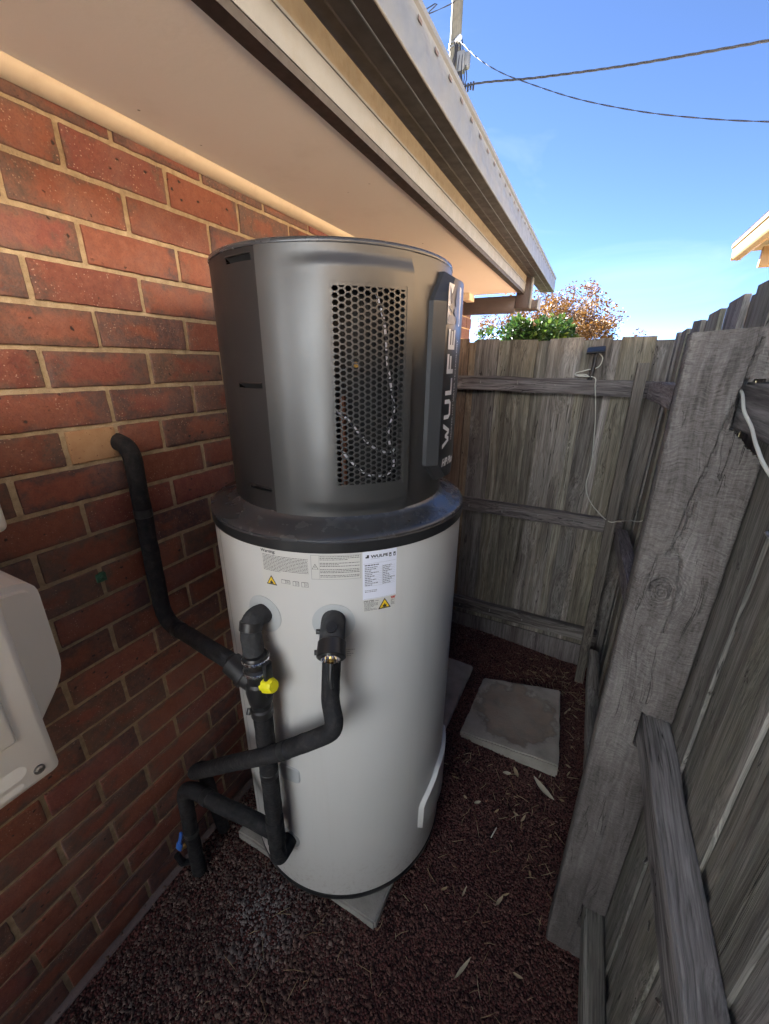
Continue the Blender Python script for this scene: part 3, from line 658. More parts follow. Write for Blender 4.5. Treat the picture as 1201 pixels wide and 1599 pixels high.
for q in ((3, 2, 1, 0), (4, 5, 6, 7), (0, 1, 5, 4), (1, 2, 6, 5), (2, 3, 7, 6), (3, 0, 4, 7)): bm.faces.new([vv[i] for i in q])
bmesh.ops.bevel(bm, geom=list(bm.edges), offset=.007, segments=2, affect='EDGES')
bmesh.ops.subdivide_edges(bm, edges=[e for e in bm.edges if e.calc_length() > .2], cuts=30, use_grid_fill=True)
for v in bm.verts:
    r_ = v.co.xy.length; dip = -.006*(1 if r_ < .16 else max(0, 1-(r_-.16)/.03)) if v.co.z > 0 else 0
    v.co += Vector((mnoise.noise(v.co*25), mnoise.noise(v.co*25+Vector((7, 0, 0))), .5*mnoise.noise(v.co*14)))*.0045+Vector((0, 0, dip))
o = pv.bm(bm, 0, Matrix.Translation((.96, 1.715, 0))).build('concrete_paver', 'slab2', loc=(.96, 1.715, 0), ang=40)
tag(o, 'square concrete paver with a round brown stain near the back fence', 'paver')

# ------------------------------------------------------------------ water heater
CX, CY = .418, .975; CT = Vector((CX, CY, 0))
wh = empty('water_heater', (CX, CY, .026), 'tall pale grey cylinder water heater with a graphite top unit beside the brick wall', 'water heater')
def cyl(th, z, r): q = R(th); return Vector((CX+r*math.cos(q), CY+r*math.sin(q), z))
RB = .359
MB().lathe([(.34, .027), (.3585, .029), (.3605, .034), (.3605, .052), (.3585, .055), (.352, .055)], CT).build('base_ring', 'blackpl', wh)
body = MB().lathe([(.352, .0555), (RB, .0555), (RB, .3), (RB, .6), (RB, .9), (RB, 1.304), (.33, 1.304)], CT, n=160).build('tank_body', 'tank', wh, ang=60)
sj = MB()
for th in (243.5,): sj.add([cyl(th-.25, .06, RB+.0004), cyl(th+.25, .06, RB+.0004), cyl(th+.25, 1.30, RB+.0004), cyl(th-.25, 1.30, RB+.0004)], [(0, 1, 2, 3)])
sj.build('seam', 'greyink', body, smooth=False)
MB().lathe([(.345, 1.302), (.3615, 1.302), (.3625, 1.306), (.3625, 1.3285), (.361, 1.330), (.3605, 1.331), (.3625, 1.332), (.3625, 1.3345), (.360, 1.338), (.354, 1.341), (.342, 1.3445), (.31, 1.354), (.299, 1.360), (.294, 1.366), (.25, 1.372)], CT, n=160).build('lid_ring', ['lid'], wh, ang=28)
# black side band below the lid edge
MB().lathe([(.3622, 1.3025), (.3631, 1.3035), (.3631, 1.3275), (.3622, 1.3285)], CT, n=160).build('rim_band', 'blackpl', wh)
# --- top unit shell with a raised front panel round the grille
RU = .294
def sst(a, b, x): t = max(0, min(1, (x-a)/(b-a))); return t*t*(3-2*t)
def rad(th, z):
    th = th % 360
    if not (272.2 < th < 334.8): return RU
    f = sst(282, 300.5, th); up = 1-sst(1.864, 1.893, z) if z > 1.6 else sst(1.372, 1.402, z)
    return RU+.0018+.0085*f*up
G0, G1, GZ0, GZ1 = 301.2, 331.4, 1.4345, 1.8405
ths = sorted(set([round(x, 3) for x in np.arange(272.3, 334.8, .9)]+[G0, G1, 334.75, 272.25]))
zs = sorted(set([round(x, 4) for x in np.arange(1.40, 1.865, .02)]+[1.363, 1.366, 1.37]+[round(x, 4) for x in np.arange(1.3725, 1.403, .0025)]+[round(x, 4) for x in np.arange(1.863, 1.894, .002)]+[GZ0, GZ1, 1.90, 1.904]))
def shellgrid(ths, zs, skip, fn=rad):
    m = MB(); nz = len(zs); V = [cyl(t, z, fn(t, z)) for t in ths for z in zs]; Fs = []
    for i in range(len(ths)-1):
        for j in range(nz-1):
            tc, zc = (ths[i]+ths[i+1])/2, (zs[j]+zs[j+1])/2
            if skip and skip(tc, zc): continue
            Fs.append((i*nz+j, (i+1)*nz+j, (i+1)*nz+j+1, i*nz+j+1))
    m.add(V, Fs); return m
fp = shellgrid(ths, zs, lambda t, z: G0 < t < G1 and GZ0 < z < GZ1)
# return edges of raised panel (left and right steps), opening reveals
for th in (272.25, 334.75):
    V = []; Fs = []
    for z in zs: V += [cyl(th, z, rad(th, z)), cyl(th, z, RU-.003)]
    fp.add(V, [(2*j, 2*j+2, 2*j+3, 2*j+1) for j in range(len(zs)-1)])
for th in (G0, G1): fp.add([cyl(th, z, r) for z in (GZ0, GZ1) for r in (rad(th, z), rad(th, z)-.02)], [(0, 1, 3, 2)])
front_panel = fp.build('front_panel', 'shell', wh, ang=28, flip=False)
rest_th = list(np.arange(334.8, 632.3, 1.4))+[632.2]
sth = [t % 360 for t in rest_th]
slots = [(255.3, 270.1, 1.881, 1.891), (254.9, 270, 1.643, 1.652), (254.7, 269.9, 1.411, 1.419)]
th2 = sorted(set([round(x, 3) for x in list(np.arange(334.8, 614, 2.0))+[614.7, 614.9, 615.3, 629.9, 630.0, 630.1, 632.2, 618, 620, 622, 624, 626, 628]]))
z2 = sorted(set([1.363, 1.38, 1.43, 1.5, 1.58, 1.7, 1.8, 1.86, 1.904]+[q for s in slots for q in s[2:]]))
def inslot(t, z): return any(a-360+360 < t-360+.0 < b_ and c < z < d for a, b_, c, d in slots) if t > 360 else False
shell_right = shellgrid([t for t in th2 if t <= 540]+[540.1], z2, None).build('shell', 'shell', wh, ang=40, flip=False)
ss = shellgrid([540.1]+[t for t in th2 if t > 540.2], z2, lambda t, z: any(a < t-360 < b_ and c < z < d for a, b_, c, d in slots), lambda t, z: RU-.0012)
for (a, b_, c, d) in slots:   # slot recesses: deep hood behind each slit
    n = 8; V = []
    for k in range(n+1):
        t = a+(b_-a)*k/n; V += [cyl(t, d, RU-.0012), cyl(t, c-.002, RU-.018), cyl(t, c, RU-.0012)]
    ss.add(V, [(3*k, 3*k+1, 3*k+4, 3*k+3) for k in range(n)]+[(3*k+1, 3*k+2, 3*k+5, 3*k+4) for k in range(n)], 1)
    V = []
    for k in range(n+1):   # small lip above the slit
        t = a+(b_-a)*k/n; V += [cyl(t, d+.004, RU-.001), cyl(t, d+.0005, RU+.003), cyl(t, d, RU-.001)]
    ss.add(V, [(3*k, 3*k+1, 3*k+4, 3*k+3) for k in range(n)]+[(3*k+1, 3*k+2, 3*k+5, 3*k+4) for k in range(n)], 0)
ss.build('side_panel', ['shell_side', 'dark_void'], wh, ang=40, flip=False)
# cap with rolled rim
MB().lathe([(.2, 1.9045), (.2940, 1.9045), (.2950, 1.906), (.2951, 1.909), (.2938, 1.9125), (.2905, 1.9150), (.285, 1.9155), (.2, 1.918), (.0, 1.922)], CT, n=160).build('top_cap', 'lid', wh, ang=35)
# grille: hexagonal holes as geometry
def grille():
    m = MB(); pt, cw = .01215, .0124; rows, cols = 33, 12; r0 = RU+.0092
    uc = (G0+G1)/2; W = cw*(cols-1)/2; V = []; Fs = []
    def P(u, w, dep=0.): return cyl(uc+math.degrees(u/RU), w, r0-dep)
    zc = (GZ0+GZ1)/2
    for c in range(-1, cols+1):
        for r in range(-1, rows+1):
            u = -W+c*cw; w = zc+(r-(rows-1)/2)*pt+(pt/4 if c % 2 else -pt/4)
            out = [(2/3*cw, 0), (cw/3, pt/2), (-cw/3, pt/2), (-2/3*cw, 0), (-cw/3, -pt/2), (cw/3, -pt/2)]
            if c in (-1, cols) or r in (-1, rows):
                m.add([P(u+a, w+b_) for a, b_ in out], [tuple(range(6))]); continue
            s = .77; inn = [(a*s, b_*s) for a, b_ in out]
            vs = [P(u+a, w+b_) for a, b_ in out]+[P(u+a, w+b_) for a, b_ in inn]+[P(u+a, w+b_, .0028) for a, b_ in inn]
            fs = [(k, (k+1) % 6, 6+(k+1) % 6, 6+k) for k in range(6)]+[(6+k, 6+(k+1) % 6, 12+(k+1) % 6, 12+k) for k in range(6)]
            m.add(vs, fs)
    gr = m.build('grille', 'shell', wh, ang=20, flip=False, kind='stuff')
    # frame around it, slightly recessed in the panel
    f = MB(); rr = lambda t, z: rad(t, z)-.0012; e = .55; zi = .0065
    TT = [G0+(G1-G0)*k/20 for k in range(21)]; ZZ = [GZ0+(GZ1-GZ0)*k/20 for k in range(21)]
    def strip(pa, pb):
        V = []
        for a, b_ in zip(pa, pb): V += [a, b_]
        f.add(V, [(2*k, 2*k+2, 2*k+3, 2*k+1) for k in range(len(pa)-1)])
    strip([cyl(t, GZ1, rr(t, GZ1)) for t in TT], [cyl(t, GZ1-zi, rr(t, 1.7)) for t in TT])
    strip([cyl(t, GZ0+zi, rr(t, 1.6)) for t in TT], [cyl(t, GZ0, rr(t, GZ0)) for t in TT])
    strip([cyl(G0, z, rr(G0, z)) for z in ZZ], [cyl(G0+e, z, rr(G0+e, z)) for z in ZZ])
    strip([cyl(G1-e, z, rr(G1-e, z)) for z in ZZ], [cyl(G1, z, rr(G1, z)) for z in ZZ])
    f.build('grille_frame', 'shell', wh, flip=False)
grille()
# inside the grille
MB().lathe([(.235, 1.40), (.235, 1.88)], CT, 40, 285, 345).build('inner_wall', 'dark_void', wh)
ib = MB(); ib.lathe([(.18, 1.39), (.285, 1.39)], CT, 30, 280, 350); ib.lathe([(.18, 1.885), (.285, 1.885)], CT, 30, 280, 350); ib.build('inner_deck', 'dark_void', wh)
MB().tube(densify([cyl(305.0, z, .268) for z in (1.42, 1.50, 1.56, 1.63)], .02), .007, 10).build('copper_tube', 'copper', wh)
MB().tube([cyl(311.2, 1.693, .28), cyl(311.2, 1.693, .262)], .006, 8).build('fitting', 'brass', wh)
def braid(pts, name='wiring'):
    L = densify(spline(pts, 6), .006); m = MB(); seg = []; acc = 0; col = 0
    for a, b_ in zip(L[:-1], L[1:]):
        m.tube([a, b_], (.0027 if col == 0 else .0024), 6, mi=col, caps=False); acc += (b_-a).length
        if acc > (.013 if col == 0 else .008): acc = 0; col = 1-col
    m.build(name, ['braid_w', 'braid_b'], wh)
RI = .284
braid([cyl(321.5, 1.83, RI-.02), cyl(323.5, 1.77, RI), cyl(325, 1.70, RI), cyl(327, 1.65, RI), cyl(328.8, 1.60, RI), cyl(327.5, 1.57, RI-.004), cyl(326, 1.55, RI), cyl(327, 1.52, RI), cyl(328.5, 1.505, RI), cyl(329, 1.47, RI), cyl(326, 1.455, RI), cyl(321, 1.452, RI), cyl(315, 1.46, RI), cyl(310, 1.48, RI), cyl(303, 1.52, RI)])
braid([cyl(302, 1.60, RI), cyl(306.5, 1.585, RI), cyl(311, 1.558, RI), cyl(316, 1.53, RI), cyl(321, 1.512, RI), cyl(326, 1.506, RI), cyl(330, 1.512, RI)])
# --- badge with raised bevelled body
def badge():
    a0, a1, zb, zt = 346.2-360, 24., 1.412, 1.884; ri, ro = .2925, .3245
    def pt(u, z, r): return cyl(u, z, r)
    nU = 24; out = []
    prof = [(zb, .30, .70, 0), (zb+.05, 0., 1., 0), (zt-.06, 0., 1., 0), (zt, .18, .82, 0)]
    zl = [zb, zb+.0125, zb+.045, zb+.05]+list(np.linspace(zb+.07, zt-.08, 12))+[zt-.06, zt-.05, zt-.012, zt]
    def lim(z, inset):
        if z < zb+.05: t = (zb+.05-z)/.05; l = .30*t
        elif z > zt-.06: t = (z-(zt-.06))/.06; l = .20*t
        else: l = 0
        return a0+(a1-a0)*(l)+inset, a1-(a1-a0)*l-inset
    V = []; Fs = []
    for z in zl:
        o0, o1 = lim(z, 0.); i0, i1 = lim(z, 4.6); zz = min(max(z, zb+.012), zt-.012)
        row = [pt(o0, z, ri), pt(o0+.3, z, ri+.012)]+[pt(i0+(i1-i0)*k/nU, zz, ro+.0015*math.sin(PI*k/nU)) for k in range(nU+1)]+[pt(o1-.3, z, ri+.012), pt(o1, z, ri)]
        V += row
    n = nU+5
    for j in range(len(zl)-1):
        for k in range(n-1): Fs.append((j*n+k, j*n+k+1, (j+1)*n+k+1, (j+1)*n+k))
    Fs.append(tuple(range(n-1, -1, -1))); Fs.append(tuple((len(zl)-1)*n+k for k in range(n)))
    m = MB(); m.add(V, Fs); bo = m.build('badge', 'badge', wh, ang=22, flip=False)
    # printing: u = degrees on the face, z along its height
    RT = ro+.0022
    def wrap(poly, th0, z0, s, rot=True, mi=0, M=None):
        M = M or pr
        for pg in poly:
            L = []
            for (x, y) in pg:
                if rot: u, w = th0-math.degrees(y*s/RT), z0+x*s      # reads bottom to top
                else: u, w = th0+math.degrees(x*s/RT), z0+y*s
                L.append(cyl(u, w, RT))
            M.add(L, [tuple(range(len(L)))], mi)
    pr = MB()
    t = .26
    Wd = [[(0, 1), (.30, 1), (.52, .30), (.40, 0), (.36, 0)], [(.36, 0), (.52, .30), (.66, .62), (.80, .62), (.66, 0)], [(.66, .62), (.80, .62), (.94, .30), (1.10, 0), (.80, 0)], [(.94, .30), (1.16, 1), (1.46, 1), (1.10, 0)]]
    Wd = [[(0, 1), (.27, 1), (.55, .32), (.40, 0)], [(.40, 0), (.55, .32), (.70, 0)], [(.55, .32), (.66, .6), (.80, .6), (.80, .6), (.62, .12)], [(.40, 0), (.62, 0), (.80, .42), (.98, 0), (1.20, 0), (.80, .98), (.55, .38)]]
    Wd = [[(0, 1), (.28, 1), (.55, .3), (.42, 0)], [(.42, 0), (.55, .3), (.68, 0)], [(.55, .3), (.70, .68), (.90, .68), (.80, .3), (.68, 0)], [(.90, .68), (1.05, .3), (.92, 0), (.80, .3)], [(.92, 0), (1.05, .3), (1.18, 0)], [(1.05, .3), (1.32, 1), (1.60, 1), (1.18, 0)]]
    Ud = [[(0, 1), (t, 1), (t, .35), (0, .30)], [(0, .30), (t, .35), (.34, t), (.22, 0)], [(.22, 0), (.34, t), (.86, t), (.98, 0)], [(.98, 0), (.86, t), (.94, .35), (1.2, .30)], [(.94, .35), (.94, 1), (1.2, 1), (1.2, .30)]]
    Ld = [[(0, 0), (0, 1), (t, 1), (t, 0)], [(t, 0), (t, t), (1.0, t), (1.0, 0)]]
    Fd = [[(0, 0), (0, 1), (t, 1), (t, 0)], [(t, .74), (t, 1), (1.1, 1), (1.1, .74)], [(t, .38), (t, .60), (1.0, .60), (1.0, .38)]]
    Ed = [[(0, 0), (0, 1), (t, 1), (t, 0)], [(t, .76), (t, 1), (1.1, 1), (1.1, .76)], [(t, .39), (t, .61), (1.0, .61), (1.0, .39)], [(t, 0), (t, .24), (1.1, .24), (1.1, 0)]]
    s = .0383; x = 0
    for gl, w in ((Wd, 1.6), (Ud, 1.2), (Ld, 1.0), (Fd, 1.1), (Ed, 1.1)):
        wrap([[(px+x, py) for px, py in pg] for pg in gl], 360-.4, 1.500, s); x += w+.26
    # emblem: pale block with dark shards cut out
    z0 = 1.779; u0 = 353.6
    q = lambda L: [[(a, b_) for a, b_ in L]]
    S = .094
    wrap([[(.0, .0), (.12, .0), (.95, .0), (1., .06), (1., .98), (.9, 1.), (.0, 1.)]], 364.8, z0, S*.85)
    o = pr.build('lettering', 'white_print', bo, smooth=False, flip=False)
    dk = MB(); RT += .0005
    for pg in ([(.95, .95), (.52, .80), (.56, .62)], [(.60, .52), (.95, .36), (.50, .34), (.46, .44)], [(.44, .98), (.50, .70), (.30, .66), (.36, .86)], [(.30, .60), (.42, .52), (.34, .30), (.22, .42)], [(.0, .45), (.16, .42), (.24, .9), (.1, .98), (.0, .98)], [(.05, .1), (.20, .12), (.18, .35), (.04, .36)]):
        wrap([pg], 364.8, z0, S*.85, M=dk)
    dk.build('emblem_shards', 'badge', bo, smooth=False, flip=False)
    return bo, RT
bo, RT = badge()
def text_polys(txt, size, shear=0., bold=.0):
    cu = bpy.data.curves.new('t', 'FONT'); cu.body = txt; cu.size = size; cu.shear = shear; cu.offset = bold; cu.resolution_u = 3
    ob = bpy.data.objects.new('t', cu); COL.objects.link(ob); bpy.context.view_layer.update()
    me = ob.to_mesh(); vs = [tuple(v.co) for v in me.vertices]; fs = [tuple(p.vertices) for p in me.polygons]; ob.to_mesh_clear()
    bpy.data.objects.remove(ob); bpy.data.curves.remove(cu); return vs, fs
def text_on_cyl(mb, txt, size, th, z, r, rot=False, mi=0, sx=1., shear=0., bold=0.):
    vs, fs = text_polys(txt, size, shear, bold); out = []
    for x, y, _ in vs:
        x *= sx
        out.append(cyl(th-math.degrees(y/r), z+x, r) if rot else cyl(th+math.degrees(x/r), z+y, r))
    mb.add(out, fs, mi)
tm = MB(); text_on_cyl(tm, 'SMARTER HOT WATER TECHNOLOGY', .0125, 3.6, 1.515, RT, rot=True, sx=1.08, bold=.0002)
tm.build('small_lettering', 'white_print', bo, smooth=False, flip=False); tm = MB(); text_on_cyl(tm, 'HP Plus', .026, 353.2, 1.456, RT, shear=.25, bold=.0012); tm.build('small_lettering', 'white_print', bo, smooth=False, flip=False)
# --- stickers on the tank
def sq(m, th0, th1, z0, z1, r, mi=0):
    n = max(1, int(abs(th1-th0)/2)); V = []
    for k in range(n+1): t = th0+(th1-th0)*k/n; V += [cyl(t, z0, r), cyl(t, z1, r)]
    m.add(V, [(2*k, 2*k+2, 2*k+3, 2*k+1) for k in range(n)], mi)
def lines(m, th0, th1, zt, zb, n, r, mi, rr, full=.97, h=.35):
    dz = (zt-zb)/n
    for k in range(n):
        z1 = zt-dz*k; t = th0; end = th1 if rr.random() < full else th0+(th1-th0)*rr.uniform(.35, .9)
        while t < end-.15:
            w = rr.uniform(.25, 1.1); e = min(end, t+w); sq(m, t, e, z1-dz*h, z1, r, mi); t = e+.16
def triangle(m, th, z, w, r):
    h = w*.88; d = lambda x: th+math.degrees(x/r)
    m.add([cyl(d(-w/2), z-h/2, r), cyl(d(w/2), z-h/2, r), cyl(d(0), z+h/2, r)], [(0, 1, 2)], 1)
    s_ = .74; zo = z-h*.02; r2 = r+.0004
    m.add([cyl(d(-w/2*s_), zo-h/2*s_, r2), cyl(d(w/2*s_), zo-h/2*s_, r2), cyl(d(0), zo+h/2*s_, r2)], [(0, 1, 2)], 2)
    fl = [(-.10, -.16), (.10, -.16), (.15, -.05), (.10, .07), (.06, .0), (.02, .19), (-.06, .08), (-.08, .0), (-.14, .05), (-.15, -.06)]
    m.add([cyl(d(a*w), zo+b_*w*.85-.004, r2+.0004) for a, b_ in fl], [tuple(range(len(fl)))], 1)
    sq(m, d(-.2*w), d(.2*w), zo-h*.34, zo-h*.29, r2+.0004, 1)
RS = RB+.0006; r1 = RB+.0011; rr_ = random.Random(3)
m = MB(); sq(m, 271.6, 291.0, 1.205, 1.301, RS); text_on_cyl(m, 'Warning:', .0105, 272.0, 1.2915, r1, mi=1, bold=.0003)
lines(m, 272.6, 290.6, 1.286, 1.2435, 12, r1, 1, rr_, .7); triangle(m, 275.6, 1.221, .029, r1)
def booklet(m, th, z, w, hgt, r):
    d = lambda x: th+math.degrees(x/r); e = .0009
    sq(m, d(-w/2), d(w/2), z-hgt/2, z+hgt/2, r, 1); sq(m, d(-w/2+e), d(-e/2), z-hgt/2+e, z+hgt/2-e, r+.0004, 0); sq(m, d(e/2), d(w/2-e), z-hgt/2+e, z+hgt/2-e, r+.0004, 0)
    for k in range(3): sq(m, d(e*2), d(w/2-e*3), z-hgt*.2+k*hgt*.2, z-hgt*.2+k*hgt*.2+.0007, r+.0007, 1)
booklet(m, 281.6, 1.2225, .022, .010, r1); booklet(m, 285.6, 1.221, .015, .012, r1); booklet(m, 289.0, 1.2205, .016, .0125, r1)
m.build('warning_label', ['paper', 'ink', 'warn'], body, smooth=False, flip=False)
m = MB(); sq(m, 291.7, 309.5, 1.2365, 1.297, RS); e = .12
for a in ((291.7, 309.5, 1.2963, 1.297), (291.7, 309.5, 1.2365, 1.2372), (291.7, 291.7+e, 1.2365, 1.297), (309.5-e, 309.5, 1.2365, 1.297)): sq(m, *a, r1, 3)
sq(m, 294.6, 294.68, 1.2365, 1.297, r1, 3)
for (k0, n) in ((1.2945, 3), (1.2785, 3), (1.2625, 3), (1.2475, 2)): lines(m, 294.9, 309.0, k0, k0-.0042*n+.001, n, r1, 1, rr_, .6)
d_ = lambda x: 293.15+math.degrees(x/r1)
m.add([cyl(d_(-.0075), 1.262, r1), cyl(d_(.0075), 1.262, r1), cyl(d_(0), 1.276, r1)], [(0, 1, 2)], 1); m.add([cyl(d_(-.006), 1.2628, r1+.0003), cyl(d_(.006), 1.2628, r1+.0003), cyl(d_(0), 1.2743, r1+.0003)], [(0, 1, 2)], 0)
sq(m, d_(-.0006), d_(.0006), 1.2655, 1.2705, r1+.0006, 1)
m.build('notice_label', ['paper', 'ink', 'warn', 'greyink'], body, smooth=False, flip=False)
m = MB(); sq(m, 310.1, 323.3, 1.1765, 1.3015, RS)
text_on_cyl(m, 'WULFE', .0095, 313.2, 1.2845, r1, mi=1, sx=1.35, bold=.0004); sq(m, 311.2, 312.5, 1.2845, 1.2925, r1, 1); sq(m, 311.2, 311.7, 1.2885, 1.2925, r1+.0003, 0); sq(m, 313.2, 316.6, 1.2815, 1.2822, r1, 3)
for th in (320.2, 321.9):
    sq(m, th, th+.9, 1.2815, 1.2915, r1, 1); sq(m, th+.25, th+.65, 1.2835, 1.2875, r1+.0003, 0)
lines(m, 310.9, 316.5, 1.2675, 1.264, 1, r1, 1, rr_, 1., .7)
for k in range(11):
    z = 1.2615-k*.0046; lines(m, 310.9, 317.4, z, z-.004, 1, r1, 1, rr_, .3, .4); lines(m, 317.8, 322.6, z, z-.004, 1, r1, 1, rr_, .1, .4); sq(m, 310.8, 322.7, z-.0034, z-.0031, r1, 3)
sq(m, 317.55, 317.63, 1.2125, 1.2635, r1, 3); lines(m, 310.9, 315.5, 1.2015, 1.194, 2, r1, 1, rr_, .5, .35)
for a in ((310.4, 323.0, 1.2705, 1.2709), (310.4, 323., 1.1785, 1.1789)): sq(m, *a, r1, 3)
m.build('rating_label', ['white_paper', 'ink', 'warn', 'greyink'], body, smooth=False, flip=False)
m = MB(); sq(m, 310.3, 323.0, 1.142, 1.1757, RS)
booklet(m, 311.3, 1.1705, .010, .006, r1); booklet(m, 313.4, 1.1705, .012, .006, r1); sq(m, 314.8, 316.2, 1.1695, 1.1712, r1, 3); lines(m, 310.6, 315.9, 1.1655, 1.1445, 7, r1, 1, rr_, .8); triangle(m, 318.6, 1.1595, .033, r1)
text_on_cyl(m, 'W', .010, 321.2, 1.1675, r1, mi=4, sx=1.1, bold=.0006); lines(m, 321.2, 322.8, 1.1645, 1.150, 5, r1, 1, rr_, .8)
m.build('hazard_label', ['paper', 'ink', 'warn', 'greyink', 'redink'], body, smooth=False, flip=False)
for (a, b_, c, d, n) in ((303.2, 307.0, 1.017, 1.045, 4), (269.6, 271.8, 1.034, 1.056, 4), (272.6, 275.6, .236, .249, 2)):
    m = MB(); sq(m, a, b_, c, d, RS); lines(m, a+.25, b_-.3, d-.003, c+.001, n, r1, 1, rr_, .6)
    m.build('small_label', ['paper', 'greyink'], body, smooth=False, flip=False)
# round collars where the pipes enter
def collar(th, z, r, name='collar'):
    m = MB(); n = 40; V = []; Fs = []
    for k in range(n):
        q = 2*PI*k/n; du = math.degrees(r*math.cos(q)/RB); dz = r*math.sin(q); V += [cyl(th+du, z+dz, RB+.0002), cyl(th+du, z+dz, RB+.0018), cyl(th+du*.94, z+dz*.94, RB+.0026)]
    for k in range(n):
        k2 = (k+1) % n; Fs += [(3*k, 3*k2, 3*k2+1, 3*k+1), (3*k+1, 3*k2+1, 3*k2+2, 3*k+2)]
    Fs.append(tuple(3*k+2 for k in range(n))); m.add(V, Fs); m.build(name, 'collar', wh, flip=False)
collar(270.2, 1.118, .050); collar(299.0, 1.120, .051); collar(271.0, .283, .036)
# moulded blank between and bottom right access cover
m = MB(); n = 32; V = []
for k in range(n):
    q = 2*PI*k/n; cxs, sn = math.cos(q), math.sin(q); ex = .036*(abs(cxs)**.45)*(1 if cxs > 0 else -1); ez = .030*(abs(sn)**.45)*(1 if sn > 0 else -1)
    V += [cyl(274.6+math.degrees(ex/RB), .583+ez, RB+.0004), cyl(274.6+math.degrees(ex*.9/RB), .583+ez*.88, RB+.004), cyl(274.6+math.degrees(ex*.55/RB), .583+ez*.55, RB+.002)]
m.add(V, [(3*k+j, 3*((k+1) % n)+j, 3*((k+1) % n)+j+1, 3*k+j+1) for k in range(n) for j in (0, 1)]+[tuple(3*k+2 for k in range(n))]); m.build('blank_cover', 'collar', wh, flip=False)
def access_cover():
    m = MB(); zl = [.212, .219, .23, .28, .315, .33, .345, .36, .375, .388, .400, .407]; V = []; nU = 10; n = nU+3
    for z in zl:
        t = max(0, min(1, (z-.315)/.09)); a0 = 342.2+14.5*t*t*(3-2*t); a1 = 42-14.5*t*t*(3-2*t); a0 -= 360
        if z in (.212, .407): V += [cyl(a0+(a1-a0)*k/(n-1), z, RB) for k in range(n)]
        else: V += [cyl(a0, z, RB)]+[cyl(a0+1.6+(a1-a0-3.2)*k/nU, z, RB+.014) for k in range(nU+1)]+[cyl(a1, z, RB)]
    m.add(V, [(j*n+k, j*n+k+1, (j+1)*n+k+1, (j+1)*n+k) for j in range(len(zl)-1) for k in range(n-1)]); m.build('access_cover', 'tank', wh, ang=40, flip=False)
access_cover()
# rain drops on lid and cap
dr = MB(); rd = random.Random(5)
def drop(x, y, z, r):
    n = 8; V = [(x+r*math.cos(2*PI*k/n), y+r*math.sin(2*PI*k/n)*rd.uniform(.8, 1.2), z) for k in range(n)]+[(x+.6*r*math.cos(2*PI*k/n), y+.6*r*math.sin(2*PI*k/n), z+r*.45) for k in range(n)]+[(x, y, z+r*.6)]
    dr.add(V, [(k, (k+1) % n, n+(k+1) % n, n+k) for k in range(n)]+[(n+k, n+(k+1) % n, 2*n) for k in range(n)])
def lidz(r): return 1.341+(.354-r)/(.354-.31)*.013 if r > .31 else 1.354
for _ in range(230):
    th = rd.choice((rd.uniform(330, 395), rd.uniform(338, 385), rd.uniform(318, 400))); r_ = .352-abs(rd.gauss(0, .016))
    if r_ < .302: continue
    p = cyl(th, 0, r_); s_ = rd.choice((.001, .0014, .0018, .0024)); drop(p.x, p.y, lidz(r_)-.0002, s_)
for _ in range(70):
    p = cyl(rd.uniform(230, 400), 0, .2885-abs(rd.gauss(0, .012))); drop(p.x, p.y, 1.9150, rd.uniform(.0010, .0022))
dr.build('rain_drops', 'water', wh, kind='stuff')

# ------------------------------------------------------------------ pipework
PR = .0225
def pipe(name, pts, rad_, label, cat='pipe', mats='foam', r=PR, group=None, jit=.06, fr=.05):
    L = densify(fillet(pts, rad_ if rad_ else fr), .012); o = tag(MB().tube(L, r, 18, jit=jit).build(name, mats, loc=L[len(L)//2], ang=60), label, cat, group)
    for f_ in (.3, .72):
        i = int(len(L)*f_); d = (L[i+1]-L[i]).normalized(); c = L[i]
        if len(L) > 20: MB().tube([c-d*.011, c-d*.010, c+d*.010, c+d*.011], [r*1.01, r*1.055, r*1.055, r*1.01], 18).build('joint_tape', 'blackpl', o)
    return o
# wall pipe down to mixing valve
pipe('insulated_pipe', [(-.03, .603, 1.508), (.05, .599, 1.495), (.05, .594, 1.25), (.052, .59, .993), (.352, .556, .99)], [.06, .05, .06], 'black insulated pipe running from the tan brick down the wall to the mixing valve', r=.0212)
VX, VY = .437, .556
e1 = cyl(270.2, 1.118, RB); pipe('insulated_pipe', [e1+Vector((0, .01, 0)), (VX-.018, VY+.012, 1.128), (VX-.005, VY, 1.0), (VX, VY, .985)], [.05, .03], 'short bent charcoal insulated elbow leaving the left collar of the water heater', mats='foam_grey', r=.0255, jit=.16)
# mixing valve assembly
mv = empty('mixing_valve', (VX, VY, .93), 'black mixing valve with yellow cap in the pipework on the left of the water heater', 'valve')
vz = .036
def vl(pr): return [(r_, z_+vz) for r_, z_ in pr]
MB().lathe(vl([(0, 1.012), (.026, 1.012), (.030, 1.006), (.030, .996), (.026, .99), (.026, .978), (.031, .974), (.031, .962), (.026, .957), (.026, .936), (.031, .93), (.033, .905), (.029, .872), (.024, .866), (.024, .852), (.028, .848), (.028, .828), (.022, .824), (0, .824)]), (VX, VY), 28).build('valve_body', 'blackpl', mv)
for z in (1.001, .968): MB().lathe(vl([(.0312, z-.004), (.0325, z-.003), (.0325, z+.003), (.0312, z+.004)]), (VX, VY), 28).build('clamp_band', 'tape', mv)
MB().box(VX+.028, VX+.040, VY-.012, VY+.012, .90+vz, 1.0+vz, bev=.004).build('clip', 'blackpl', mv)
MB().tube([(VX-.01, VY, .955), (VX-.045, VY+.001, .965), (VX-.09, VY+.002, .984)], [.026, .028, .028], 18).tube([(VX-.04, VY+.001, .964), (VX-.052, VY+.001, .969)], .033, 18).build('side_inlet', 'blackpl', mv)
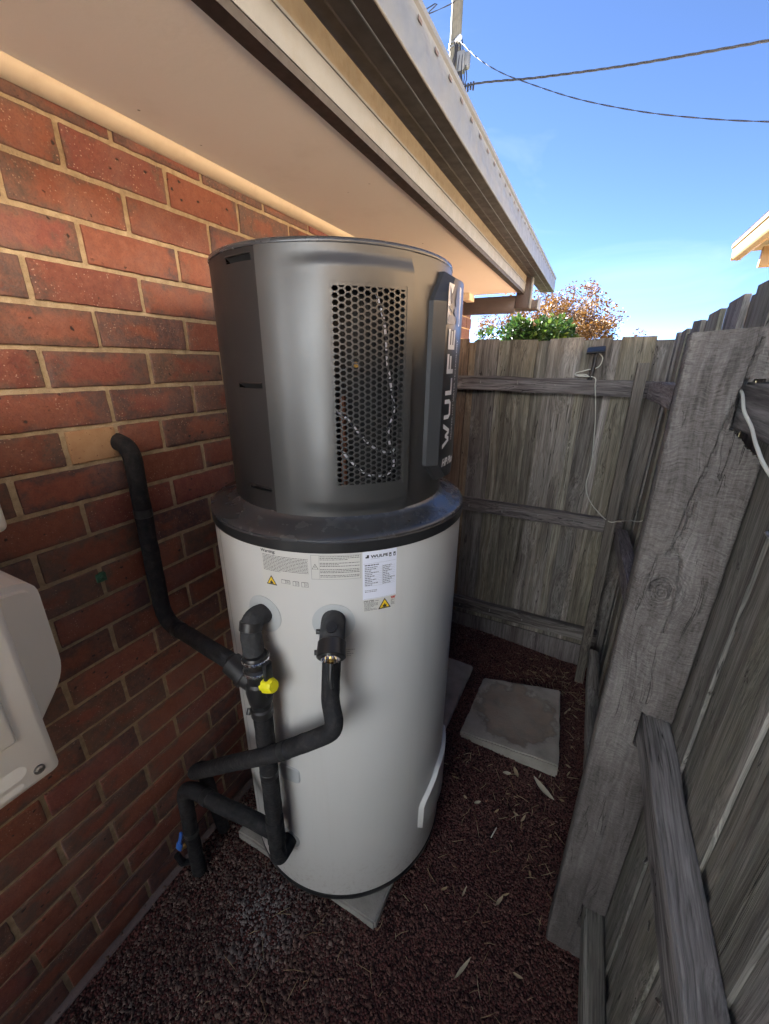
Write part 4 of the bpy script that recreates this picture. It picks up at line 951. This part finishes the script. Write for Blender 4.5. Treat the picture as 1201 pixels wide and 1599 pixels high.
cd = Vector((.93, -.10, .28)).normalized(); c0 = Vector((VX, VY, .962))
MB().tube([c0+cd*.01, c0+cd*.034], .014, 16).build('cap_stem', 'blackpl', mv)
MB().tube([c0+cd*.028, c0+cd*.032, c0+cd*.052, c0+cd*.058], [.0185, .021, .0175, .014], 9).tube([c0+cd*.0582, c0+cd*.059], .006, 9).tube([c0+cd*.03-Vector((0, 0, .0)), c0+cd*.03+Vector((-.012, -.012, -.004))], [.012, .009], 8).build('yellow_cap', 'yellow', mv, ang=30)
MB().tube([(VX-.03, VY-.012, .876), (VX-.028, VY-.02, .864)], .006, 8).build('lug', 'blackpl', mv)
# vertical pipe down to bottom inlet
e3 = cyl(271.0, .283, RB)
pipe('insulated_pipe', [(VX, VY, .862), (VX-.002, VY-.002, .55), (VX-.004, VY-.004, .282), e3+Vector((0, .01, 0))], [.02, .035], 'straight black insulated pipe dropping from the mixing valve to the bottom collar', r=.024)
MB().lathe([(.0245, .475), (.0262, .472), (.0262, .375), (.0245, .372)], (VX-.003, VY-.003), 20).build('pipe_sleeve', 'foam'); tag(bpy.data.objects['pipe_sleeve'], 'black insulation sleeve round the pipe tee above the bottom collar', 'sleeve')
# relief valve at centre collar
tv = empty('relief_valve', cyl(299, 1.12, RB+.06), 'black relief valve with chrome end on the centre collar of the water heater', 'valve')
b0 = cyl(299, 1.128, RB-.005); d0 = Vector((math.cos(R(299)), math.sin(R(299)), 0)); dn = (d0*.86+Vector((0, 0, -.5))).normalized()
A = b0; B = b0+d0*.03; T1 = B+dn*.072
L = fillet([A, B, T1], .02); MB().tube(L, [.0285]*(len(L)-1)+[.030], 20).build('valve_cover', 'foam_grey', tv, ang=50)
cu = B+dn*.035
MB().tube([cu+dn*.0, cu+dn*.003, cu+dn*.036, cu+dn*.038], [.029, .0315, .0325, .030], 24).build('cover_cup', 'blackpl', tv)
nrm = d0.cross(dn).normalized(); up = nrm.cross(dn).normalized()
out = (d0*.5+Vector((0, 0, .86))).normalized()
pc = B+dn*.016
MB().tube([pc+out*.024, pc+out*.033], [.0125, .012], 16).tube([pc+out*.0332, pc+out*.0345], .006, 12).build('test_port', 'blackpl', tv)
MB().tube([T1+dn*.002, T1+dn*.005], .0225, 24).build('end_plate', 'chrome', tv)
for k in range(10):
    q = 2*PI*k/10; p = T1+(nrm*math.cos(q)+up*math.sin(q))*.0165+dn*.005
    MB().tube([p, p+dn*.0035], .003, 6).build('end_stud', 'chrome', tv)
MB().tube([T1+dn*.004, T1+dn*.012, T1+dn*.014], [.008, .0075, .004], 12).build('brass_spindle', 'brass', tv)
MB().tube([T1+dn*.012, T1+dn*.014+Vector((.006, -.012, -.03)), T1+dn*.012+Vector((.012, -.016, -.05))], [.005, .006, .004], 8).build('test_lever', 'blackpl', tv)
for z_ in (.012, .06): MB().tube([B+dn*z_+nrm*-.026, B+dn*z_+nrm*-.037], .006, 8).build('cover_stud', 'blackpl', tv)
# relief drain pipe
P0 = B+dn*.038+Vector((0, 0, -.008))
pipe('insulated_pipe', [P0, (P0.x+.004, .588, .96), (.652, .568, .905), (.50, .530, .790), (.275, .515, .625), (.105, .545, .46), (.07, .60, .40), (.06, .64, .02)], [.02, .07, .06, .05, .06, .03], 'long black insulated pipe sweeping from the relief valve down across to the wall', r=.0215)
pipe('insulated_pipe', [(.080, .508, .0), (.082, .510, .18), (.092, .512, .415), (.15, .514, .452), (.25, .515, .452), (.36, .535, .44), (VX-.005, VY-.002, .405)], [.02, .06, .05, .05, .04], 'black insulated riser bending from the ground beside the wall to the lower pipe tee', r=.023)
tp = empty('stop_valve', (.07, .478, .15), 'blue lever stop valve on the riser near the ground by the wall', 'valve')
MB().tube([(.078, .505, .165), (.068, .475, .165)], .008, 8).build('valve_stem', 'brass', tp)
Mv = Matrix.Translation((.062, .474, .172)) @ Matrix.Rotation(R(-18), 4, 'X')
MB().box(-.012, .012, -.005, .005, -.012, .012, bev=.004, M=Mv).box(-.006, .006, -.004, .004, .008, .05, bev=.003, M=Mv).build('lever', 'blue', tp)
MB().tube([(.03, .475, .10), (.045, .48, .06), (.06, .50, .05)], .011, 8).build('drain_spout', 'foam', tp)

# ------------------------------------------------------------------ green plug in the wall joint
o = MB().box(-.008, .006, .472, .496, 1.163, 1.187, bev=.003).tube([(.005, .476, 1.172), (.010, .484, 1.180), (.005, .491, 1.172)], .0025, 6).build('wall_plug', 'green', loc=(0, .484, 1.17)); tag(o, 'green plastic plug stuck in a mortar joint of the brick wall', 'plug')

# ------------------------------------------------------------------ air conditioner and switch box at the left
ac = empty('air_conditioner', (.2, -.2, 1.08), 'ivory outdoor air conditioner unit at the left edge mounted on the brick wall', 'air conditioner')
AX = .36
MB().box(.10, AX, -.62, .191, 1.056, 1.62, bev=.012, seg=3).build('casing', 'ac', ac, ang=50)
MB().box(.105, .27, .1915, .262, 1.13, 1.395, bev=.02, seg=4).build('service_cover', 'ac', ac, ang=50) if False else None
cv = [(q.y, q.z) for q in fillet([(0, .12, 1.06), (0, .19, 1.07), (0, .262, 1.165), (0, .263, 1.356), (0, .12, 1.368)], [.02, .035, .03], 6)]
bm = bmesh.new(); vv = [bm.verts.new((.285, y, z)) for y, z in cv]; f = bm.faces.new(vv); ex = bmesh.ops.extrude_face_region(bm, geom=[f]); bmesh.ops.translate(bm, verts=[v for v in ex['geom'] if isinstance(v, bmesh.types.BMVert)], vec=(-.17, 0, 0))
bmesh.ops.bevel(bm, geom=[e for e in bm.edges if abs(e.verts[0].co.x-e.verts[1].co.x) < 1e-4 and e.verts[0].co.x > .2], offset=.012, segments=4, affect='EDGES')
MB().bm(bm).build('service_cover', 'ac', ac, ang=50)
m = MB().box(AX-.002, AX+.005, -.5, .152, 1.156, 1.56, bev=.0048, seg=3); m.build('front_panel', 'ac', ac)
def stad(y0, y1, zc, h, x, dp):
    bm = bmesh.new(); L = []
    for k in range(13): q = -PI/2+PI*k/12; L.append((y1+h*math.cos(q), zc+h*math.sin(q)))
    for k in range(13): q = PI/2+PI*k/12; L.append((y0+h*math.cos(q), zc+h*math.sin(q)))
    bm.faces.new([bm.verts.new((x, a, b_)) for a, b_ in L]); bm.faces.ensure_lookup_table(); bm.faces[0].normal_update(); (bm.faces[0].normal.x < 0 and bm.faces[0].normal_flip()); f = bm.faces[:][0] if hasattr(bm.faces, 'ensure_lookup_table') and not bm.faces.ensure_lookup_table() else None
    ex = bmesh.ops.inset_region(bm, faces=[f], thickness=.005, depth=dp); return bm
MB().bm(stad(-.45, .138, 1.100, .012, AX+.0006, .004)).build('rib', 'ac', ac, flip=True)
MB().bm(stad(-.45, .136, 1.076, .005, AX+.0006, .003)).build('rib', 'ac', ac, flip=True)
MB().tube([(AX, .163, 1.084), (AX+.003, .163, 1.084)], .0075, 14).tube([(AX+.003, .163, 1.084), (AX+.0045, .163, 1.084)], [.006, .004], 6).build('screw', 'screw', ac)
for y_ in (-.5, .05): MB().box(.0, .34, y_, y_+.04, 1.05, 1.08, bev=.003).build('wall_bracket', 'ac', ac)
o = MB().box(.002, .10, .12, .312, 1.388, 1.62, bev=.014, seg=4).build('switch_box', 'ac', loc=(.05, .2, 1.5), ang=50); tag(o, 'ivory electrical box with rounded corner on the wall just above the air conditioner', 'box')

# ------------------------------------------------------------------ gravel and litter
def gravel():
    N = 84000; xs_ = rng.uniform(.0, 1.36, N); ys_ = rng.uniform(-.15, 2.34, N)
    sz = rng.gamma(4, .00078, N).clip(.0012, .009)
    small = (xs_ > .62) ; sz[small] *= .85
    edge = (xs_ < .075*(1-ys_/1.2)) & (ys_ < .75); keep = ~(edge & (rng.random(N) < .8))
    for (a, b_, c, d) in ((.118, .71, .652, 1.245), (.10, .675, 1.43, 1.965)): keep &= ~((xs_ > a) & (xs_ < b_) & (ys_ > c) & (ys_ < d))
    keep &= ~((xs_ > .75) & (xs_ < 1.17) & (ys_ > 1.49) & (ys_ < 1.94))
    xs_, ys_, sz = xs_[keep], ys_[keep], sz[keep]; N = len(xs_)
    zs_ = np.array([gz(x, y) for x, y in zip(xs_, ys_)])-.004
    base = np.array([(1, 0, 0), (-1, 0, 0), (0, 1, 0), (0, -1, 0), (0, 0, 1), (0, 0, -1), (.6, .6, .55), (-.6, -.6, .5)], float)
    tri = [(0, 6, 4), (6, 2, 4), (2, 1, 4), (1, 7, 4), (7, 3, 4), (3, 0, 4), (0, 2, 6), (1, 3, 7), (2, 0, 5), (1, 2, 5), (3, 1, 5), (0, 3, 5)]
    V = np.repeat(base[None], N, 0)*(1+rng.uniform(-.35, .35, (N, 8, 3))); V *= (rng.uniform(.7, 1.25, (N, 1, 3)))
    a = rng.uniform(0, 2*PI, N); ca, sa = np.cos(a)[:, None], np.sin(a)[:, None]; x, y = V[:, :, 0].copy(), V[:, :, 1].copy(); V[:, :, 0] = x*ca-y*sa; V[:, :, 1] = x*sa+y*ca
    t = rng.uniform(-.6, .6, N); ct, st_ = np.cos(t)[:, None], np.sin(t)[:, None]; y, z = V[:, :, 1].copy(), V[:, :, 2].copy(); V[:, :, 1] = y*ct-z*st_; V[:, :, 2] = (y*st_+z*ct)*.8
    V *= sz[:, None, None]; V += np.stack([xs_, ys_, zs_+sz*rng.uniform(.0, .9, N)], 1)[:, None, :]
    T = (np.array(tri)[None]+8*np.arange(N)[:, None, None]).reshape(-1, 3)
    me = bpy.data.meshes.new('gravel'); me.vertices.add(N*8); me.vertices.foreach_set('co', V.reshape(-1)); me.loops.add(len(T)*3); me.loops.foreach_set('vertex_index', T.reshape(-1)); me.polygons.add(len(T)); me.polygons.foreach_set('loop_start', np.arange(len(T))*3)
    me.update(calc_edges=True); me.validate()
    at = me.attributes.new('tone', 'FLOAT', 'POINT'); at.data.foreach_set('value', np.repeat(rng.beta(2, 2.4, N), 8))
    me.materials.append(MT['stone']); o = put('gravel', me); o['kind'] = 'stuff'; tag(o, 'dark red crushed stone covering the ground', 'gravel')
gravel()
def leaf(mb, x, y, z, L, w, ang, curl, tone, tilt=0.):
    n = 7; V = []; ca, sa = math.cos(ang), math.sin(ang)
    for k in range(n+1):
        t = k/n; hw = w*math.sin(PI*min(1, t*.96+.03))**.8*.5; cx_ = (t-.5)*L; cz = curl*(4*(t-.5)**2)*L+tilt*cx_
        for s_ in (-1, 0, 1):
            lx, ly = cx_, s_*hw+curl*.4*math.sin(t*3)*L*.2; V.append((x+lx*ca-ly*sa, y+lx*sa+ly*ca, z+cz+(abs(s_)*hw*.35)))
    Fs = []
    for k in range(n):
        for s_ in (0, 1): Fs.append((3*k+s_, 3*k+s_+1, 3*k+s_+4, 3*k+s_+3))
    mb.add(V, Fs, 0, tone)
rl = random.Random(12)
def lone(x, y, L, w, ang, tone, label, group=None):
    m = MB(); leaf(m, x, y, gz(x, y)+.010, L, w, ang, .12, tone); o = m.build('dry_leaf', 'dryleaf', loc=(x, y, gz(x, y)+.01), ang=60, flip=False); return tag(o, label, 'leaf', group)
lone(1.14, 1.40, .115, .026, R(-38), 1., 'long pale dry leaf poking out under the near corner of the stained paver')
lone(1.02, 1.42, .05, .018, R(-60), .55, 'curled tan leaf lying in front of the stained paver')
lone(.985, 1.395, .035, .016, R(20), .95, 'small pale leaf in front of the stained paver')
lone(.985, .70, .075, .010, R(65), .75, 'slim straw coloured leaf on red gravel in front of the post')
lone(1.19, .62, .09, .016, R(-62), .5, 'brown leaf lying at the foot of the thick fence post')
lone(.90, 1.20, .03, .014, R(40), .9, 'tiny pale leaf on red gravel right of the water heater')
for k in range(34):
    if k < 22: x = rl.uniform(.95, 1.24); y = rl.choice((rl.uniform(1.9, 2.25), rl.uniform(1.2, 1.9)))
    else: x = rl.uniform(.55, 1.2); y = rl.uniform(.45, 1.4)
    if .74 < x < 1.19 and 1.47 < y < 1.99: x = 1.2+rl.uniform(0, .06)
    if (x-CX)**2+(y-CY)**2 < .40**2: continue
    lone(x, y, rl.uniform(.018, .042), rl.uniform(.006, .012), rl.uniform(0, 2*PI), rl.uniform(.1, .75), 'small dry leaf scattered on the red gravel between heater and fence', 'small dry leaves on the red gravel')
tw = MB()
for k in range(420):
    q = rl.random()
    if q < .55: x = min(1.3, max(.6, rl.gauss(1.12, .12))); y = rl.choice((rl.gauss(2.08, .09), rl.uniform(1.2, 2.2)))
    else: x = rl.uniform(.3, 1.25); y = rl.uniform(.1, 1.5)
    y = min(y, 2.29)
    if (x-CX)**2+(y-CY)**2 < .38**2 or (.74 < x < 1.19 and 1.47 < y < 1.99): continue
    L = rl.uniform(.012, .06); a = rl.uniform(0, 2*PI); z = gz(x, y)+.006; h = rl.uniform(-.2, .3)*L
    p = [Vector((x, y, z)), Vector((x+L*.5*math.cos(a), y+L*.5*math.sin(a), z+rl.uniform(0, .006))), Vector((x+L*math.cos(a+.3*rl.uniform(-1, 1)), y+L*math.sin(a), z+max(0, h)*.4))]
    b_ = len(tw.v); tw.tube(p, [.0009, .0012, .0006], 4); tw.t += [rl.uniform(.0, .6)]*(len(tw.v)-b_)
o = tw.build('leaf_litter', 'dryleaf', kind='stuff', flip=False); tag(o, 'thin twigs and straw scattered over the gravel', 'litter')
for (x, y, L, a, lab) in ((.98, 1.10, .045, R(75), 'short pale plastic strip lying on the red gravel'),):
    o = MB().tube([(x, y, gz(x, y)+.01), (x+L*math.cos(a), y+L*math.sin(a), gz(x, y)+.012)], .0022, 6).build('plastic_strip', 'pale_cable', loc=(x, y, .0)); tag(o, lab, 'strip')

# ------------------------------------------------------------------ beyond the fences
def leafcloud(mb, centers, n, size, rr, flat=.5, tone=(0, 1)):
    for _ in range(n):
        c, r_ = rr.choice(centers); d = Vector((rr.gauss(0, 1), rr.gauss(0, 1), rr.gauss(0, .8))).normalized()*r_*rr.random()**.45
        p = Vector(c)+d; s = size*rr.uniform(.6, 1.3); a = Vector((rr.gauss(0, 1), rr.gauss(0, 1), rr.gauss(0, .6))).normalized(); b_ = a.orthogonal().normalized(); b_ = Quaternion(a, rr.uniform(0, 6.28)) @ b_
        mb.add([p-a*s, p+b_*s*.45, p+a*s, p-b_*s*.45], [(0, 1, 2, 3)], 0, rr.uniform(*tone))
# shrub just behind the fence
rs = random.Random(21); shrub = empty('green_shrub', (.4, 4.75, 0), 'glossy green shrub rising just behind the back fence', 'shrub')
cs = []
for k in range(80):
    x = rs.uniform(-.30, .88); top = 2.08-.36*abs((x-.40)/.62)**2.6
    cs.append(((x, rs.uniform(4.5, 5.0), rs.uniform(1.5, top)), rs.uniform(.06, .13)))
m = MB()
def bigleaf(mb, p, a, n_, L, w, tone):
    s_ = a.cross(n_).normalized(); V = [p, p+a*L*.35+s_*w*.5+n_*L*.04, p+a*L*.75+s_*w*.4, p+a*L, p+a*L*.75-s_*w*.4, p+a*L*.35-s_*w*.5+n_*L*.04, p+a*L*.5-n_*L*.06]
    mb.add(V, [(0, 1, 6), (1, 2, 6), (2, 3, 6), (3, 4, 6), (4, 5, 6), (5, 0, 6)], 0, tone)
for _ in range(9000):
    c, r_ = rs.choice(cs); d = Vector((rs.gauss(0, 1), rs.gauss(0, 1), rs.gauss(.2, .8))).normalized(); p = Vector(c)+d*r_*rs.random()**.4
    a = (d+Vector((rs.gauss(0, .5), rs.gauss(0, .5), rs.gauss(.3, .5)))).normalized(); n_ = (Vector((rs.gauss(0, .5), rs.gauss(0, .5), 1))); n_ = (n_-a*n_.dot(a)).normalized()
    bigleaf(m, p, a, n_, rs.uniform(.035, .065), rs.uniform(.022, .036), min(1, max(0, rs.gauss(.5, .28))))
m.build('crown', 'shrubleaf', shrub, ang=80, flip=False)
m = MB()
for k in range(7): x = rs.uniform(.1, .8); m.tube([(.45+rs.uniform(-.1, .1), 4.75, 0), (x*.7+.13, 4.75, .9), (x, 4.75+rs.uniform(-.1, .1), 1.75)], [.025, .018, .008], 7)
m.build('stem', 'bark', shrub)
# autumn tree
rt = random.Random(33); tree = empty('autumn_tree', (-.35, 14, 0), 'orange leaved autumn tree standing far behind the back fence', 'tree')
br = MB(); tips = []
def grow(p, d, L, r_, dep):
    pts = [p]; q = p.copy(); dd = d.copy()
    for k in range(4):
        dd = (dd+Vector((rt.gauss(0, .16), rt.gauss(0, .16), rt.gauss(.02, .12)))).normalized(); q = q+dd*L/4; pts.append(q.copy())
    br.tube(pts, [r_, r_*.9, r_*.8, r_*.7, r_*.6], 5 if dep > 1 else 8)
    if dep >= 2: tips.extend(pts[2:])
    if dep >= 5: tips.append(q); return
    for k in range(rt.choice((2, 3, 3)) if dep < 4 else 2):
        ax = Vector((rt.gauss(0, 1), rt.gauss(0, 1), rt.gauss(0, .35))).normalized()
        nd = (dd*.75+ax*.8+Vector((0, 0, .06))).normalized(); grow(pts[rt.choice((2, 3, 4, 4))], nd, L*rt.uniform(.72, .92), r_*.58, dep+1)
for a in (0, 1.3, 2.6, 3.9, 5.2): grow(Vector((-.35, 14, .8)), Vector((math.cos(a)*.95, math.sin(a)*.7, .72)).normalized(), 1.12, .07, 1)
br.tube([(-.35, 14, -.05), (-.33, 14, .5), (-.35, 14, 1.0)], [.16, .13, .11], 10); br.build('trunk', 'bark', tree)
m = MB()
for p in tips:
    if p.z > 4.1: continue
    k = rt.choice((10, 18, 26, 34)); leafcloud(m, [(p, .21)], k, .042, rt)
m.build('crown', 'autumn', tree, smooth=False, flip=False)
# utility pole
pole = empty('utility_pole', (-3.15, 11.85, 0), 'tall timber utility pole rising above the gutter', 'pole')
MB().tube([(-3.15, 11.85, -.1), (-3.15, 11.85, 5), (-3.15, 11.85, 11.2)], [.15, .138, .122], 18).build('shaft', 'pole', pole)
Mj = Matrix.Translation((-2.93, 11.7, 8.22)); MB().box(-.09, .09, -.08, .08, -.2, .16, bev=.02, M=Mj).build('junction_box', 'junction', pole)
Mj = Matrix.Translation((-2.80, 11.72, 8.22)); MB().box(-.07, .07, -.07, .07, -.16, .14, bev=.05, seg=3, M=Mj).build('insulator_cover', 'junction', pole)
for k in range(6):
    a = rt.uniform(-.12, .12); pts = spline([(-3.02+a, 11.70, 8.65), (-2.95+a, 11.64, 8.4), (-2.98+a*1.5, 11.62, 8.05), (-2.9+a, 11.64, 7.7+rt.uniform(-.1, .1)), (-2.82+a, 11.64, 7.85), (-2.86+a, 11.64, 8.1)], 6); MB().tube(pts, .012, 5).build('loose_wire', 'cable', pole)
for z_ in (8.55, 8.62): MB().lathe([(.138, z_-.02), (.15, z_-.015), (.15, z_+.015), (.138, z_+.02)], (-3.15, 11.85), 20).build('strap', 'junction', pole)
MB().tube([(-3.1, 11.72, 8.6), (-2.96, 11.64, 8.62)], .05, 8).build('insulator', 'white_print', pole)
def ray(px, py): return F+RR*((px-600.5)/625.68)-UU*((py-799.5)/625.68)
EYE = Vector((1.0526, 0, 1.6965))
def twisted(pts, r_, tw, name, label, n=3):
    L = densify(pts, .05); m = MB(); T = [(L[min(i+1, len(L)-1)]-L[max(0, i-1)]).normalized() for i in range(len(L))]
    for s in range(n):
        P = []; acc = 0
        for i, p in enumerate(L):
            if i: acc += (L[i]-L[i-1]).length
            a = T[i].cross(Vector((0, 0, 1))).normalized(); b_ = T[i].cross(a); q = acc*tw+2*PI*s/n; P.append(p+(a*math.cos(q)+b_*math.sin(q))*r_)
        m.tube(P, r_*.95, 5)
    o = m.build(name, 'cable', loc=L[0]); return tag(o, label, 'cable', None)
# spans given by their measured end points and sag (metres)
def span(a, b_, sag, n=24): return [a.lerp(b_, k/n)+Vector((0, 0, -4*sag*(k/n)*(1-k/n))) for k in range(n+1)]
wa = Vector((-2.1, 11.4, 7.62)); wb_ = Vector((2.65, 10.6, 6.68)); 
w1 = [EYE+ray(px, py)*t for px, py, t in ((725, 135, 8.75), (840, 121, 7.9), (960, 105, 7.2), (1080, 85, 6.6), (1201, 63, 6.1), (1330, 38, 5.6))]
twisted(spline([Vector((-3.05, 11.76, 7.42))]+w1, 6), .0105, 9, 'overhead_cable', 'thick twisted black overhead cable slanting up to the right across the sky')
w2 = [EYE+ray(px, py)*t for px, py, t in ((716, 62, 9.0), (745, 90, 8.6), (780, 112, 8.2), (820, 128, 7.8), (900, 154, 7.1), (1000, 174, 6.5), (1100, 185, 6.0), (1201, 190, 5.6), (1320, 190, 5.2))]
twisted(spline([Vector((-3.10, 11.73, 8.6))]+w2, 6), .0055, 9, 'overhead_cable', 'thin sagging twisted overhead cable crossing below the thick one', 2)
w3 = [EYE+ray(px, py)*t for px, py, t in ((640, 30, 9.4), (668, 22, 9.2), (700, 8, 9.0))]
w3 = [Vector((-13, 14.5, 9.6))]+w3+[Vector((-3.12, 11.74, 9.32))]
twisted(spline(w3, 4), .006, 6, 'overhead_cable', 'short grey wire meeting the utility pole from the left', 2)
m = MB(); q = EYE+ray(733, 134)*8.7
for k in range(4): m.tube([q+Vector((.06*k-.09, 0, .05)), q+Vector((.06*k-.09, 0, -.07-.02*(k % 2)))], .022, 6)
tag(m.build('cable_clamp', 'cable', loc=q), 'small dark clamps on the end of the thick overhead cable', 'clamp')
# neighbour's house across the right fence
nb = empty('neighbour_house', (3.4, .5, 0), 'cream eave and gutter of the sunlit house beyond the right fence', 'house')
NX, NY = 1.95, 4.8
MB().box(2.42, 10.0, -5, NY-.3, -.05, 2.62).build('wall', 'cream_brick', nb, smooth=False)
MB().box(1.985, 2.5, -5, NY, 2.595, 2.612).build('soffit', 'cream', nb, smooth=False)
MB().box(1.972, 1.984, -5, NY-.001, 2.56, 2.66).build('fascia', 'cream', nb, smooth=False)
gm = MB(); pts = [(1.968, 2.545), (1.945, 2.535), (1.915, 2.545), (1.90, 2.565), (1.897, 2.625), (1.885, 2.632), (1.885, 2.648), (1.905, 2.65)]
extr(gm, pts, (.002, .002), -5, NY+.02); gm.box(1.90, 1.97, NY+.0205, NY+.023, 2.54, 2.645); gm.build('gutter', 'cream', nb, ang=40)
MB().box(1.883, 1.90, -5, NY+.02, 2.652, 2.66).build('gutter_lip', 'brown_trim', nb, smooth=False)
MB().box(2.02, 2.42, NY-.34, NY-.3, 2.42, 2.56, bev=.004).build('eave_box', 'cream', nb)
MB().box(2.418, 2.4195, -1.2, .6, .9, 2.1).build('window', 'glass', nb, smooth=False)
m = MB(); m.add([(1.88, -5, 2.665), (1.88, NY+.05, 2.665), (6.4, NY+.05, 5.95), (6.4, -5, 5.95), (10.5, NY+.05, 2.7), (10.5, -5, 2.7)], [(0, 1, 2, 3), (3, 2, 4, 5)]); m.build('roof', 'pale_roof', nb, smooth=False)  # unseen roof, made pale and steep to bounce sunlight onto eave and wall

oh = empty('added_fill_house', (2, -8, 0), 'added unseen two storey house bouncing sunlight from across the driveway behind the viewpoint', 'house')  # unseen pale house put in to bounce sunlight onto the heater and fences
MB().box(-5, 9, -14, -6.5, -.05, 6.4).build('wall', 'bounce_render', oh, smooth=False)
for x_ in (-3.4, 1.2, 5.8):
    for z_ in (.9, 3.7): MB().box(x_, x_+1.4, -6.51, -6.495, z_, z_+1.2).build('window', 'glass', oh, smooth=False)
m = MB(); m.add([(-5.5, -6.2, 6.4), (9.5, -6.2, 6.4), (9.5, -10.75, 7.6), (-5.5, -10.75, 7.6), (9.5, -14.5, 5.8), (-5.5, -14.5, 5.8)], [(0, 1, 2, 3), (3, 2, 4, 5)]); m.build('roof', 'roof', oh, smooth=False)
